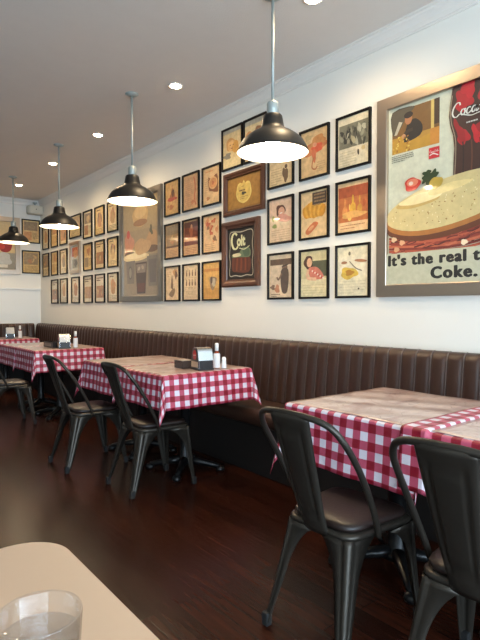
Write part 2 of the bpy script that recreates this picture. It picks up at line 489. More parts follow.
CH = [(1.550, 1.290, 2, 'large dark metal dining chair with its whole back in view, right foreground'),
      (1.567, .732, 3, 'dark metal dining chair cut off by the right edge of the picture'),
      (1.745, 3.138, 0, 'dark metal dining chair at the middle gingham table, below the white labelled bottle'),
      (1.605, 3.885, 0, 'dark metal dining chair at the middle gingham pair, the one farther from the viewer'),
      (1.47, 5.68, 0, 'dark metal dining chair cut off by the left edge of the picture')]
for i, (x, y, a, lb) in enumerate(CH):
    o = chair if i == 0 else copy_tree(chair)
    o.location = (x, y, 0); o.rotation_euler = (0, 0, math.radians(a))
    tag(o, lb, 'chair', 'metal chairs along the aisle')

# ------------------------------------------------------------------ tables and cloths
def table_proto():
    root = empty('dining_table', (0, 0, 0))
    b = MB(); b.box(-.365, .365, -.315, .315, .725, .755); b.build('table_top', M['ttop'], root, bevel=.004)
    b = MB(); b.lathe([(.11, .705), (.11, .712), (.13, .724)], 24, cap0=True, cap1=True)
    b.lathe([(.06, .05), (.05, .07), (.038, .09), (.038, .70), (.11, .71)], 24, cap0=True)
    b.build('column', M['iron'], root)
    for k in range(4):
        a = PI / 4 + k * PI / 2
        pts = [(math.cos(a) * r, math.sin(a) * r, z) for r, z in ((.03, .075), (.11, .062), (.20, .044), (.265, .030))]
        b = MB(); b.tube(pts, [.032, .026, .021, .018], 10)
        b.lathe([(.0, .0), (.03, .0), (.034, .012), (.028, .032), (.0, .04)], 14, (math.cos(a) * .265, math.sin(a) * .265, 0))
        b.build('foot', M['iron'], root)
    return root
tbl = table_proto()

def tablecloth(cx, cy, w, d, ov, flare, flat=None, seed=0, cf=.15, rip=.006):
    """w along x, d along y; ov / flare = dicts of overhang and outward lean for sides xm xp ym yp"""
    R = random.Random(seed)
    ph = [R.random() * 6 for _ in range(8)]
    r = .014
    def axis(h, om, op):
        s = [-h - om + om * k / 14 for k in range(14)] + [-h + 2 * h * k / 26 for k in range(27)] + [h + op * (k + 1) / 14 for k in range(14)]
        # finer at the bend
        for q in (.006, .012, .018, .024): s += [-h - q, h + q]
        return sorted(set(round(x, 5) for x in s if -h - om - 1e-6 <= x <= h + op + 1e-6))
    us, vs = axis(w / 2, ov['xm'], ov['xp']), axis(d / 2, ov['ym'], ov['yp'])
    b = MB(); Z = .758
    def drop(s, fl):
        q = r * PI / 2
        if s <= q: return r * math.sin(s / r), r * (1 - math.cos(s / r))
        e = s - q
        return r + e * math.sin(fl), r + e * math.cos(fl)
    rows = []
    for v in vs:
        row = []
        for u in us:
            a = max(0, abs(u) - w / 2); c = max(0, abs(v) - d / 2)
            su, sv = (1 if u > 0 else -1), (1 if v > 0 else -1)
            kx, ky = ('xp' if u > 0 else 'xm'), ('yp' if v > 0 else 'ym')
            x, y = max(-w / 2, min(w / 2, u)), max(-d / 2, min(d / 2, v)); z = Z; lift = 0
            if flat == ky and c > 0:      # lies over the neighbouring table
                y = v; c = 0; z = Z + .008; lift = .012
            if a > 0 and c > 0:
                rr_ = math.hypot(a, c); f = math.atan2(c, a)
                s2 = math.sin(2 * f) ** 2
                fl = flare[kx] * math.cos(f) ** 2 + flare[ky] * math.sin(f) ** 2 + cf * s2
                o_, dn = drop(rr_, fl)
                o_ += .012 * math.sin(4 * f + ph[0]) * s2 * min(1, rr_ / .2)
                oy = o_ * math.sin(f)
                if flare[ky] == 0: oy = min(oy, .012)
                x += su * o_ * math.cos(f); y += sv * oy; z -= dn
            elif a > 0 or c > 0:
                s = a or c; k = kx if a else ky
                tcoord = v if a else u
                half = (d if a else w) / 2
                near = 1 - min(1, (half - abs(tcoord)) / .16)
                o_, dn = drop(s, flare[k])
                hang = min(1, s / .2)
                o_ += hang * rip * (flare[k] > 0) * math.sin(tcoord * 21 + ph[1 + (k == 'xm') + 2 * (k == 'ym')]) * (1 - .5 * near)
                if a: x += su * (o_ + lift)
                else: y += sv * o_
                z -= dn
            z += .0012 * math.sin(u * 17 + ph[3]) * math.sin(v * 15 + ph[4]) if (a == 0 and c == 0) else 0
            if cx + x > 2.35: z = max(z, .484)      # hem rests on the bench
            row.append((x, y, z)); b.uv.append((u + w / 2 + ov['xm'] + .019, v + d / 2 + ov['ym'] + .019))
        rows.append(row)
    b.grid(rows)
    o = b.build('tablecloth', M['gingham'], loc=(cx, cy, 0), solid=.0014)
    # clear plastic sheet on top, wall glare painted into its colour
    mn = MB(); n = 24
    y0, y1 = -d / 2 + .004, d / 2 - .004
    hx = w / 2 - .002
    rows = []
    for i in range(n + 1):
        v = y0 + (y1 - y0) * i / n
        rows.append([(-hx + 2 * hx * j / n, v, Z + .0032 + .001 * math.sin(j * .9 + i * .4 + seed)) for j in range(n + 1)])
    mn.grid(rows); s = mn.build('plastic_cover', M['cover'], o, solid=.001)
    tag(s, 'shiny creased clear plastic cover with its glare painted tan')
    return o
GT = 'dining tables along the banquette'; GC = 'red gingham tablecloths'
def place_table(i, cx, cy, sy, lt, lc, ov, flare, flat=None, cut=0):
    t = tbl if i == 0 else copy_tree(tbl)
    t.location = (cx, cy, 0); t.scale = (1, sy / .63, 1)
    tag(t, lt, 'table', GT)
    c = tablecloth(cx, cy, .73, sy, ov, flare, flat, seed=i + 3)
    tag(c, lc, 'tablecloth', GC)
    return t, c
O = lambda xm=.235, xp=.19, ym=.235, yp=.235: dict(xm=xm, xp=xp, ym=ym, yp=yp)
Fl = lambda xm=.08, xp=.10, ym=.10, yp=.10: dict(xm=xm, xp=xp, ym=ym, yp=yp)
TX = 2.05
place_table(0, TX, 1.408, .69, 'black pedestal dining table under the gingham cloth closest to the middle of the picture', 'red and white gingham tablecloth draped behind the chair in the right foreground', O(xm=.255, ym=.16, yp=.25), Fl(ym=0))
place_table(1, TX, .69, .66, 'black pedestal dining table whose top runs off the right edge of the picture', 'red and white gingham tablecloth overlapping its neighbour and running off the right edge', O(yp=.105), Fl(), flat='yp')
place_table(2, TX + .03, 3.262, .63, 'black pedestal dining table carrying the dispenser and white labelled bottle in the middle', 'red and white gingham tablecloth with a pointed corner hanging beside the middle chair', O(yp=.16), Fl(yp=0))
place_table(3, TX + .03, 3.927, .63, 'black pedestal dining table with a bare top just beyond the middle condiments', 'red and white gingham tablecloth with a bare top just beyond the middle condiments', O(ym=.16), Fl(ym=0))
place_table(4, TX, 5.80, .63, 'black pedestal dining table carrying the long dark tray', 'red and white gingham tablecloth under the long dark tray at left', O(yp=.16), Fl(yp=0))
place_table(5, TX, 6.466, .63, 'black pedestal dining table cut by the left edge behind the long dark tray', 'red and white gingham tablecloth cut by the left edge behind the long dark tray', O(ym=.16), Fl(ym=0))
place_table(6, TX, 8.05, .66, 'black pedestal dining table in the far corner of the banquette', 'red and white gingham tablecloth in the far corner before the end wall', O(), Fl())

# near beige table
t = empty('cafe_table', (-.03, .665, 0))
def rrp(hx, hy, r, n=10):
    p = []
    for cx, cy, a0 in ((hx - r, hy - r, 0), (-hx + r, hy - r, 90), (-hx + r, -hy + r, 180), (hx - r, -hy + r, 270)):
        for k in range(n + 1):
            a = math.radians(a0 + 90 * k / n); p.append((cx + r * math.cos(a), cy + r * math.sin(a)))
    return p
b = MB(); b.prism(rrp(.38, .37, .085), .722, .75); b.build('table_top', M['beige'], t, bevel=.003)
b = MB(); b.lathe([(.05, .03), (.035, .06), (.035, .70), (.12, .72)], 24); b.lathe([(0, 0), (.26, 0), (.26, .012), (.05, .035), (0, .036)], 32); b.build('pedestal', M['iron'], t)
tag(t, 'smooth beige table with rounded corner in the left foreground', 'table')
# tumbler of water
g = empty('water_glass', (.160, .515, .7505))
b = MB(); b.lathe([(0, 0), (.030, 0), (.033, .004), (.0405, .150), (.0398, .1525), (.0385, .150), (.0312, .012), (0, .010)], 48)
b.build('tumbler', M['glass'], g)
b = MB(); b.lathe([(0, .0105), (.0308, .0125), (.0374, .130), (.0368, .1292), (0, .1288)], 48); b.build('water', M['water'], g)
tag(g, 'clear drinking glass of water standing on the beige table', 'glass')

# ------------------------------------------------------------------ lettering
def text_mesh(body, size=1, offset=0, sx=1, align='LEFT', space=1):
    cu = bpy.data.curves.new('t', 'FONT'); cu.body = body; cu.size = size; cu.offset = offset; cu.align_x = align; cu.resolution_u = 4; cu.space_character = space
    o = bpy.data.objects.new('t', cu); col.objects.link(o)
    dg = bpy.context.evaluated_depsgraph_get(); dg.update()
    me = bpy.data.meshes.new_from_object(o.evaluated_get(dg))
    vs = [(v.co.x * sx, v.co.y) for v in me.vertices]; fs = [tuple(p.vertices) for p in me.polygons]
    bpy.data.objects.remove(o); bpy.data.curves.remove(cu); bpy.data.meshes.remove(me)
    return vs, fs

class Art:
    """flat printed picture: u right, v up, front towards local -Y; shapes stacked 0.15 mm apart"""
    def __init__(s, w, h, y0, ground, step=.00015):
        s.b = MB(); s.k = 0; s.y0 = y0; s.w, s.h = w, h; s.step = step; s.inc = 1
        s.rect(-w / 2, w / 2, -h / 2, h / 2, ground)
    def lay(s, vs, fs, c):
        y = s.y0 - s.k * s.step; s.k += s.inc
        n = len(s.b.v)
        s.b.v += [(u, y, v) for u, v in vs]
        for f in fs: s.b.face([n + i for i in f], 0, False, rgb(*c))
    def clip(s, vs):
        return [(max(-s.w / 2, min(s.w / 2, u)), max(-s.h / 2, min(s.h / 2, v))) for u, v in vs]
    def rect(s, u0, u1, v0, v1, c): s.lay([(u0, v0), (u1, v0), (u1, v1), (u0, v1)], [(0, 1, 2, 3)], c)
    def poly(s, pts, c, smooth=0):
        if smooth: pts = [(p.x, p.y) for p in smooth_path([(u, v, 0) for u, v in pts], smooth, True)]
        pts = s.clip(pts)
        s.lay(pts, [tuple(range(len(pts)))], c)
    def ell(s, u, v, ru, rv, c, rot=0, wob=0, seed=0, n=36):
        R = random.Random(seed); p1, p2 = R.random() * 6, R.random() * 6
        pts = []
        for k in range(n):
            a = 2 * PI * k / n; q = 1 + wob * (math.sin(3 * a + p1) + .6 * math.sin(5 * a + p2))
            x, y = ru * q * math.cos(a), rv * q * math.sin(a)
            pts.append((u + x * math.cos(rot) - y * math.sin(rot), v + x * math.sin(rot) + y * math.cos(rot)))
        pts = s.clip(pts)
        s.lay([(u, v)] + pts, [(0, i + 1, (i + 1) % n + 1) for i in range(n)], c)
    def line(s, pts, wd, c, smooth=5, taper=None):
        P = smooth_path([(u, v, 0) for u, v in pts], smooth) if smooth else [Vector((u, v, 0)) for u, v in pts]
        vs, fs = [], []
        for i, p in enumerate(P):
            t = (P[min(i + 1, len(P) - 1)] - P[max(i - 1, 0)]).normalized()
            ww = wd if taper is None else wd * (taper + (1 - taper) * abs(t.y))
            vs += [(p.x - t.y * ww / 2, p.y + t.x * ww / 2), (p.x + t.y * ww / 2, p.y - t.x * ww / 2)]
        fs = [(2 * i, 2 * i + 1, 2 * i + 3, 2 * i + 2) for i in range(len(P) - 1)]
        s.lay(vs, fs, c)
    def bars(s, u0, u1, v1, n, gap, th, c, seed=0):
        """rows of small print, unreadable at this size"""
        R = random.Random(seed); vs, fs = [], []
        for i in range(n):
            v = v1 - i * gap; u = u0
            end = u1 if i < n - 1 else u0 + (u1 - u0) * .6
            while u < end - .004:
                l = R.uniform(.006, .018); e = min(end, u + l); k = len(vs)
                vs += [(u, v), (e, v), (e, v - th), (u, v - th)]; fs.append((k, k + 1, k + 2, k + 3)); u = e + .003
        s.lay(vs, fs, c)
    def text(s, body, u, v, size, c, offset=0, sx=1, align='LEFT', fit=None, shear=0, space=1):
        vs, fs = text_mesh(body, size, offset, sx, align, space)
        if fit:
            m0 = min(x for x, y in vs); m1 = max(x for x, y in vs)
            vs = [((x - m0) * fit / (m1 - m0), y) for x, y in vs]
        vs = [(u + x + shear * y, v + y) for x, y in vs]
        s.lay(vs, fs, c)
    def build(s, name, parent, m='print'): return s.b.build(name, M[m], parent, fix=False)

def coca_script(art, u, v, sz, c, part=None):
    """flowing script wordmark drawn from strokes; sz = height of the capital"""
    S = lambda pts: [(u + x * sz, v + y * sz) for x, y in pts]
    st = [
        [(.62, .80), (.58, .98), (.36, 1.0), (.12, .72), (.02, .34), (.14, .06), (.36, .02), (.60, .16), (.95, .02), (1.5, -.16), (2.1, -.10), (2.5, -.2)],   # C with long tail
        [(.95, .46), (.78, .44), (.68, .24), (.76, .06), (.92, .10), (1.0, .30), (.93, .46), (1.08, .42)],                     # o
        [(1.42, .42), (1.32, .48), (1.16, .36), (1.12, .14), (1.24, .04), (1.46, .18)],                                         # c
        [(1.82, .44), (1.66, .46), (1.52, .28), (1.54, .08), (1.66, .06), (1.80, .26), (1.86, .46), (1.80, .16), (1.88, .05), (2.02, .18)],   # a
        [(2.06, .40), (2.24, .36)],                                                                                             # hyphen
        [(2.96, .80), (2.92, .98), (2.70, 1.0), (2.46, .72), (2.36, .34), (2.48, .06), (2.70, .02), (2.96, .2), (2.98, .4), (2.9, .62)],
        [(3.26, .46), (3.08, .44), (2.98, .24), (3.06, .06), (3.22, .10), (3.30, .30), (3.23, .46), (3.38, .42)],
        [(3.46, .20), (3.66, .70), (3.74, .98), (3.62, 1.0), (3.52, .60), (3.50, .16), (3.58, .04), (3.74, .16)],               # l
        [(4.08, .44), (3.92, .46), (3.78, .28), (3.80, .08), (3.92, .06), (4.06, .26), (4.12, .46), (4.06, .16), (4.14, .05), (4.30, .18)],
    ]
    for i, p in enumerate(st):
        art.line(S(p), .115 * sz, c, 6, .45)

# ------------------------------------------------------------------ framed pictures
def frame_mesh(w, h, bw, dp, prof=None):
    """mitred moulding; prof = list of (inward, depth) across the face"""
    prof = prof or [(0, 0), (0, dp), (bw * .2, dp + .001), (bw * .8, dp + .001), (bw, dp * .85), (bw, .004)]
    b = MB(); rows = []
    for cu, cv in ((-1, -1), (1, -1), (1, 1), (-1, 1), (-1, -1)):
        rows.append([(cu * (w / 2 - i), -d, cv * (h / 2 - i)) for i, d in prof])
    b.grid(rows, smooth=False)
    return b
GP = 'small black framed prints on the picture wall'
def hang(name, y, z, wall='right'):
    if wall == 'right': return empty(name, (WX, y, z), -PI / 2)
    return empty(name, (y, BY, z), 0)
def small_frame(y, z, label, fn, wall='right', w=.30, h=.375, bw=.016, ground=(214, 186, 142), group=GP):
    root = hang('framed_print', y, z, wall)
    frame_mesh(w, h, bw, .02).build('frame', M['frame'], root)
    iw, ih = w - 2 * bw, h - 2 * bw
    a = Art(iw, ih, -.008, ground)
    fn(a, iw, ih)
    a.build('print', root)
    tag(root, label, 'picture', group)
    return root

INK = (96, 70, 52)
def fig_generic(seed):
    R = random.Random(seed)
    pal = [(168, 112, 70), (150, 84, 52), (190, 140, 80), (120, 96, 70), (196, 122, 72), (104, 78, 60), (208, 164, 96)]
    pal = [tuple(int(c * .62 + g * .38) for c, g in zip(p_, (230, 198, 146))) for p_ in pal]
    kind = R.randrange(4)
    def fn(a, w, h):
        if kind == 0:      # large picture, print below
            c = R.choice(pal); a.rect(-w * .44, w * .44, -h * .12, h * .44, c)
            for k in range(5): a.ell(R.uniform(-.25, .25) * w, R.uniform(0, .32) * h, R.uniform(.06, .16) * w, R.uniform(.05, .14) * h, R.choice(pal), R.random(), .12, seed + k)
            a.bars(-w * .4, w * .4, -h * .2, 6, .018, .005, INK, seed)
        elif kind == 1:    # figure standing in the middle
            a.ell(0, h * .05, w * .26, h * .26, R.choice(pal), 0, .1, seed)
            a.ell(w * .02, h * .22, w * .11, h * .09, (206, 150, 110), 0, .05, seed + 1)
            a.poly([(-w * .16, -h * .2), (w * .2, -h * .2), (w * .12, h * .14), (-w * .1, h * .14)], R.choice(pal), 4)
            a.bars(-w * .4, w * .4, -h * .3, 4, .018, .005, INK, seed)
            a.bars(-w * .36, w * .36, h * .42, 1, .02, .014, (90, 60, 44), seed + 2)
        elif kind == 2:    # headline and still life
            a.bars(-w * .4, w * .38, h * .42, 2, .03, .016, (92, 54, 40), seed)
            a.rect(-w * .42, w * .42, -h * .36, h * .1, R.choice(pal))
            for k in range(4): a.ell(R.uniform(-.28, .28) * w, R.uniform(-.28, .0) * h, R.uniform(.06, .12) * w, R.uniform(.08, .16) * h, R.choice(pal), 0, .08, seed + k)
        else:              # two stacked scenes
            a.rect(-w * .42, w * .42, h * .04, h * .44, R.choice(pal)); a.ell(R.uniform(-.1, .1) * w, h * .22, w * .2, h * .14, R.choice(pal), 0, .15, seed)
            a.rect(-w * .42, w * .05, -h * .4, -h * .02, R.choice(pal)); a.bars(w * .1, w * .42, -h * .05, 9, .013, .005, INK, seed)
    return fn

# ---- nine prints beside the big poster (rows of three) and two tall ones
C4, C5, C6 = 3.075, 2.710, 2.343
ZT, ZM, ZB = 2.358, 1.904, 1.457
def f_hidden(a, w, h):
    a.ell(w * .2, -h * .28, w * .12, h * .16, (110, 84, 60), .2, .15, 1); a.ell(w * .23, -h * .1, w * .06, h * .05, (90, 66, 50)); a.bars(-w * .42, w * .05, -h * .1, 7, .02, .004, (170, 140, 100), 2)
    a.ell(-w * .1, h * .22, w * .3, h * .16, (196, 150, 100), 0, .1, 3)
small_frame(C4, ZT, 'black framed cream print half hidden by the closest pendant lamp, small dark figure low right', f_hidden, ground=(216, 190, 146))
def f_orange(a, w, h):
    a.ell(0, h * .1, w * .44, h * .13, (206, 122, 72), .1, .16, 4); a.ell(w * .12, h * .22, w * .3, h * .13, (198, 134, 74), .3, .14, 5)
    a.ell(w * .12, h * .1, w * .2, h * .09, (216, 92, 56), 0, .15, 6); a.ell(w * .02, h * .17, w * .08, h * .05, (222, 150, 112))
    a.poly([(-w * .1, h * .05), (w * .06, h * .05), (w * .05, -h * .18), (-w * .02, -h * .2)], (206, 110, 70), 3)
    a.line([(-w * .03, -h * .1), (-w * .08, -h * .3), (w * .04, -h * .36), (w * .12, -h * .3)], .012, (176, 112, 70))
    a.ell(-w * .22, h * .36, w * .14, h * .06, (190, 162, 112), 0, .2, 8)
    a.bars(w * .1, w * .42, -h * .22, 5, .016, .004, (186, 148, 100), 9)
small_frame(C5, ZT, 'black framed tan print of a blurred orange red figure, next to the closest lamp shade', f_orange, ground=(218, 180, 128))
def f_bw(a, w, h):
    a.rect(-w * .47, w * .47, -h * .12, h * .36, (120, 116, 96))
    R = random.Random(3)
    for k in range(34):
        g = R.choice([(70, 68, 56), (150, 146, 122), (96, 92, 76), (182, 176, 150), (56, 54, 46)])
        a.ell(R.uniform(-.40, .40) * w, R.uniform(-.06, .26) * h, R.uniform(.02, .06) * w, R.uniform(.04, .10) * h, g, R.uniform(-.6, .6), .15, k, 14)
    a.ell(w * .02, h * .02, w * .06, h * .09, (176, 164, 128), .5, .1, 40)
    a.ell(w * .18, -h * .26, w * .03, h * .06, (60, 54, 46), .1); a.ell(w * .34, -h * .2, w * .06, h * .045, (206, 180, 130))
    a.bars(-w * .42, w * .1, -h * .2, 6, .018, .004, (190, 174, 140), 5)
small_frame(C6, ZT, 'black framed print with a grey green crowd photograph above pale text, in the topmost row', f_bw, ground=(222, 208, 176))
def f_woman(a, w, h):
    a.rect(-w * .5, w * .5, h * .1, h * .5, (226, 190, 160))
    a.ell(0, h * .22, w * .2, h * .15, (88, 52, 40), .2, .1, 3); a.ell(w * .04, h * .2, w * .14, h * .11, (224, 168, 138), .2)
    a.ell(w * .02, h * .17, w * .06, h * .015, (244, 232, 220), .2); a.ell(w * .16, h * .04, w * .3, h * .09, (226, 160, 138), -.2, .12, 4)
    a.ell(-w * .26, -h * .12, w * .1, h * .05, (150, 158, 90), 0, .1, 5); a.ell(-w * .32, h * .06, w * .06, h * .07, (170, 164, 96))
    a.bars(-w * .4, w * .4, -h * .22, 7, .018, .004, (196, 150, 116), 6)
small_frame(C4, ZM, 'black framed rosy print of a laughing dark haired woman with green shapes at left', f_woman, ground=(230, 200, 162))
def f_pumpkin(a, w, h):
    for k in range(9):
        t = -1 + 2 * k / 8
        a.ell(t * w * .32, h * (.10 - .05 * t * t), w * .11, h * (.20 - .06 * abs(t)), ((212, 146, 48), (226, 168, 66))[k % 2], -t * .4)
    a.rect(-w * .06, w * .46, h * .2, h * .46, (78, 60, 48)); a.bars(0, w * .42, h * .43, 4, .025, .012, (150, 120, 84), 3)
    a.poly([(-w * .32, -h * .36), (-w * .02, -h * .18), (w * .16, -h * .2), (w * .1, -h * .28), (-w * .2, -h * .44)], (206, 116, 72), 3)
    a.ell(-w * .1, -h * .3, w * .12, h * .04, (226, 160, 110), .5)
small_frame(C5, ZM, 'black framed print of a ribbed orange pumpkin shape with dark block at upper right', f_pumpkin, ground=(226, 192, 142))
def f_amber(a, w, h):
    a.rect(-w * .48, w * .48, -h * .3, h * .42, (196, 112, 62)); a.rect(-w * .48, w * .48, h * .2, h * .42, (176, 86, 50))
    for u, v, s, c in ((.0, .0, 1.0, (222, 166, 60)), (.22, -.02, .8, (206, 148, 62)), (-.26, -.04, .9, (216, 140, 76)), (.36, .1, .5, (180, 92, 50)), (-.1, -.14, .6, (232, 190, 96))):
        a.ell(u * w, (v - .06) * h, .10 * w * s, .15 * h * s, c, 0, .06, int(u * 100)); a.ell(u * w, (v + .14) * h, .035 * w * s, .1 * h * s, c)
    a.ell(w * .02, -h * .16, w * .4, h * .07, (226, 170, 96), 0, .1, 7)
    a.bars(-w * .4, w * .4, -h * .36, 2, .02, .006, (170, 110, 70), 8)
small_frame(C6, ZM, 'black framed orange amber print of bottles beside the large steel framed poster, middle row', f_amber, ground=(230, 190, 140))
def f_couple(a, w, h):
    a.rect(-w * .46, w * .46, h * .26, h * .40, (96, 72, 54)); a.rect(-w * .46, w * .46, -h * .2, h * .26, (214, 190, 160))
    a.ell(w * .18, h * .2, w * .12, h * .07, (120, 92, 72)); a.ell(w * .2, h * .24, w * .15, h * .02, (70, 52, 42), .2)
    a.poly([(w * .02, h * .12), (w * .34, h * .14), (w * .3, -h * .36), (w * .06, -h * .36)], (84, 66, 56), 4)
    a.line([(w * .06, h * .06), (-w * .08, -h * .08), (-w * .16, -h * .02)], .016, (120, 92, 74))
    a.ell(-w * .14, -h * .3, w * .1, h * .1, (190, 128, 96), 0, .15, 5); a.ell(-w * .34, -h * .26, w * .1, h * .06, (130, 100, 80), 0, .2, 6)
    a.bars(-w * .42, w * .0, -h * .42, 2, .016, .005, INK, 5)
small_frame(C4, ZB, 'black framed sepia print of a standing dark figure, bottom row below the laughing woman', f_couple, ground=(226, 202, 168))
def f_dress(a, w, h):
    a.rect(-w * .5, w * .5, -h * .1, h * .5, (212, 198, 152)); a.rect(-w * .05, w * .48, -h * .06, h * .28, (86, 88, 66))
    a.ell(-w * .2, h * .24, w * .17, h * .17, (78, 48, 36), .3, .1, 2); a.ell(-w * .17, h * .25, w * .1, h * .1, (228, 178, 140))
    a.poly([(-w * .2, h * .12), (w * .12, h * .14), (w * .36, -h * .04), (w * .3, -h * .12), (-w * .1, -h * .1)], (206, 120, 100), 4)
    for k in range(9): a.ell((-.05 + .05 * k) * w, (.06 - .02 * k) * h, w * .03, h * .02, ((236, 220, 200), (176, 60, 50))[k % 2])
    a.line([(-w * .2, h * .1), (-w * .24, -h * .08), (w * .1, -h * .12)], .024, (230, 184, 148))
    a.bars(-w * .4, w * .4, -h * .24, 5, .02, .004, (200, 182, 140), 3)
small_frame(C5, ZB, 'black framed print of a dark haired woman leaning in a red patterned dress', f_dress, ground=(230, 216, 172))
def f_yellow(a, w, h):
    a.rect(-w * .48, w * .48, -h * .1, h * .3, (232, 220, 190))
    a.ell(-w * .12, -h * .04, w * .28, h * .12, (212, 178, 76), 0, .12, 3); a.ell(-w * .1, -h * .03, w * .14, h * .06, (176, 124, 48), 0, .14, 4)
    a.ell(-w * .28, h * .18, w * .1, h * .03, (160, 110, 76)); a.ell(w * .26, h * .2, w * .2, h * .03, (176, 120, 80), -.1)
    a.line([(-w * .1, h * .2), (w * .1, h * .06), (w * .3, h * .0)], .008, (120, 112, 96)); a.ell(-w * .1, h * .36, w * .04, h * .04, (120, 110, 90))
    a.ell(w * .2, -h * .36, w * .03, h * .02, (110, 96, 76)); a.bars(-w * .42, w * .4, -h * .2, 5, .02, .004, (206, 190, 156), 4)
small_frame(C6, ZB, 'black framed pale print with a yellow blossom like shape, bottom row', f_yellow, ground=(232, 220, 186))
def f_child(a, w, h):
    a.rect(-w * .5, w * .5, h * .4, h * .5, (176, 168, 150)); a.rect(-w * .5, w * .5, -h * .5, -h * .26, (226, 206, 158))
    a.ell(-w * .08, h * .1, w * .26, h * .17, (200, 150, 92), 0, .06, 4); a.ell(-w * .04, h * .06, w * .2, h * .14, (224, 176, 112)); a.ell(w * .18, h * .0, w * .18, h * .16, (206, 152, 72), 0, .1, 5)
    a.ell(-w * .1, h * .08, w * .03, h * .012, (90, 66, 48)); a.ell(w * .06, h * .08, w * .03, h * .012, (90, 66, 48)); a.ell(-w * .02, -h * .01, w * .06, h * .012, (150, 80, 60))
    a.ell(-w * .26, -h * .18, w * .2, h * .08, (136, 128, 112), 0, .2, 6)
small_frame(3.709, 2.634, 'black framed print of a fair haired child, left of the two highest pictures', f_child, ground=(214, 190, 142))
def f_two(a, w, h):
    a.rect(-w * .5, w * .5, h * .38, h * .5, (176, 168, 150)); a.ell(-w * .3, h * .12, w * .15, h * .13, (196, 138, 84), 0, .08, 2); a.ell(w * .18, h * .14, w * .2, h * .16, (150, 100, 62), 0, .06, 3)
    a.ell(w * .18, h * .11, w * .15, h * .12, (214, 160, 104)); a.ell(-w * .3, h * .09, w * .1, h * .09, (220, 170, 116)); a.rect(-w * .5, w * .5, -h * .3, -h * .04, (190, 150, 100))
small_frame(3.394, 2.634, 'black framed print of two heads, right one of the two highest pictures', f_two, ground=(218, 194, 146))

# gold crest picture in wide brown frame
r = hang('framed_emblem', 3.545, 2.216)
fp = [(0, 0), (0, .024), (.008, .030), (.022, .030), (.034, .020), (.044, .022), (.050, .014), (.050, .004)]
frame_mesh(.56, .382, .05, .03, fp).build('frame', M['wood_frame'], r)
a = Art(.46, .282, -.008, (150, 106, 44))
a.rect(-.215, .215, -.126, .126, (164, 118, 50))
a.poly([(-.10, .02), (-.085, .07), (-.05, .085), (-.02, .075), (0, .10), (.02, .075), (.05, .085), (.085, .07), (.10, .02), (.105, -.02), (.085, -.06), (.05, -.085), (0, -.10), (-.05, -.085), (-.085, -.06), (-.105, -.02)], (228, 200, 112), 4)
a.poly([(-.088, .02), (-.075, .058), (-.04, .07), (0, .08), (.04, .07), (.075, .058), (.088, .02), (.09, -.02), (.07, -.055), (0, -.085), (-.07, -.055), (-.09, -.02)], (214, 182, 96), 4)
a.bars(-.06, .07, .022, 1, .02, .014, (104, 70, 40), 2); a.ell(0, -.012, .032, .014, (70, 60, 40), 0, .15, 3); a.bars(-.05, .055, -.04, 2, .016, .005, (130, 96, 54), 4)
a.bars(-.03, .035, .052, 1, .016, .006, (130, 96, 54), 4)
a.build('print', r)
tag(r, 'wide brown framed gold picture with a cream crest, hung below the two highest pictures', 'picture')

# pub mirror
r = hang('framed_mirror', 3.584, 1.680)
fp = [(0, 0), (0, .030), (.012, .038), (.034, .036), (.050, .024), (.062, .022), (.066, .014), (.066, .004)]
frame_mesh(.516, .585, .066, .036, fp).build('frame', M['wood_frame'], r)
a = Art(.384, .453, -.008, (22, 16, 14))
silver = (176, 168, 150)
loop = [(-.165, .16), (-.15, .195), (-.10, .20), (0, .19), (.10, .20), (.15, .195), (.165, .16), (.155, .08), (.165, 0), (.155, -.08), (.165, -.16), (.15, -.195), (.08, -.19), (0, -.20), (-.08, -.19), (-.15, -.195), (-.165, -.16), (-.155, -.08), (-.165, 0), (-.155, .08), (-.165, .16)]
a.line(loop, .008, silver, 5)
a.poly([(-.12, -.03), (-.03, .0), (.06, -.02), (.13, -.05), (.125, -.15), (.06, -.17), (-.06, -.16), (-.125, -.14)], (92, 42, 28), 4)
for k in range(7): a.line([(-.09 + .03 * k, -.15), (-.085 + .03 * k, -.09), (-.08 + .028 * k, -.04)], .008, (132, 66, 40) if k % 2 else (64, 28, 20), 3)
a.poly([(-.12, .0), (-.02, .012), (.02, .05), (.12, .04), (.13, -.03), (.04, -.035), (-.04, -.03), (-.12, -.03)], (96, 112, 84), 3)
a.poly([(-.11, .0), (-.02, .005), (0, -.02), (-.1, -.025)], (196, 186, 150), 3)
a.poly([(.03, .04), (.11, .035), (.115, -.02), (.05, -.025)], (70, 90, 68), 3)
cg = (206, 204, 160)
a.line([(-.055, .165), (-.085, .185), (-.12, .165), (-.13, .11), (-.105, .055), (-.07, .045), (-.04, .065)], .026, cg, 6, .5)
a.text('olt', -.055, .072, .125, cg, offset=.006, sx=.82)
a.line([(-.02, .05), (.05, .035), (.12, .06)], .008, cg, 5)
a.build('mirror_glass', r, 'dim')
tag(r, 'brown framed black pub mirror lettered in green and silver, below the gold crest picture', 'mirror')

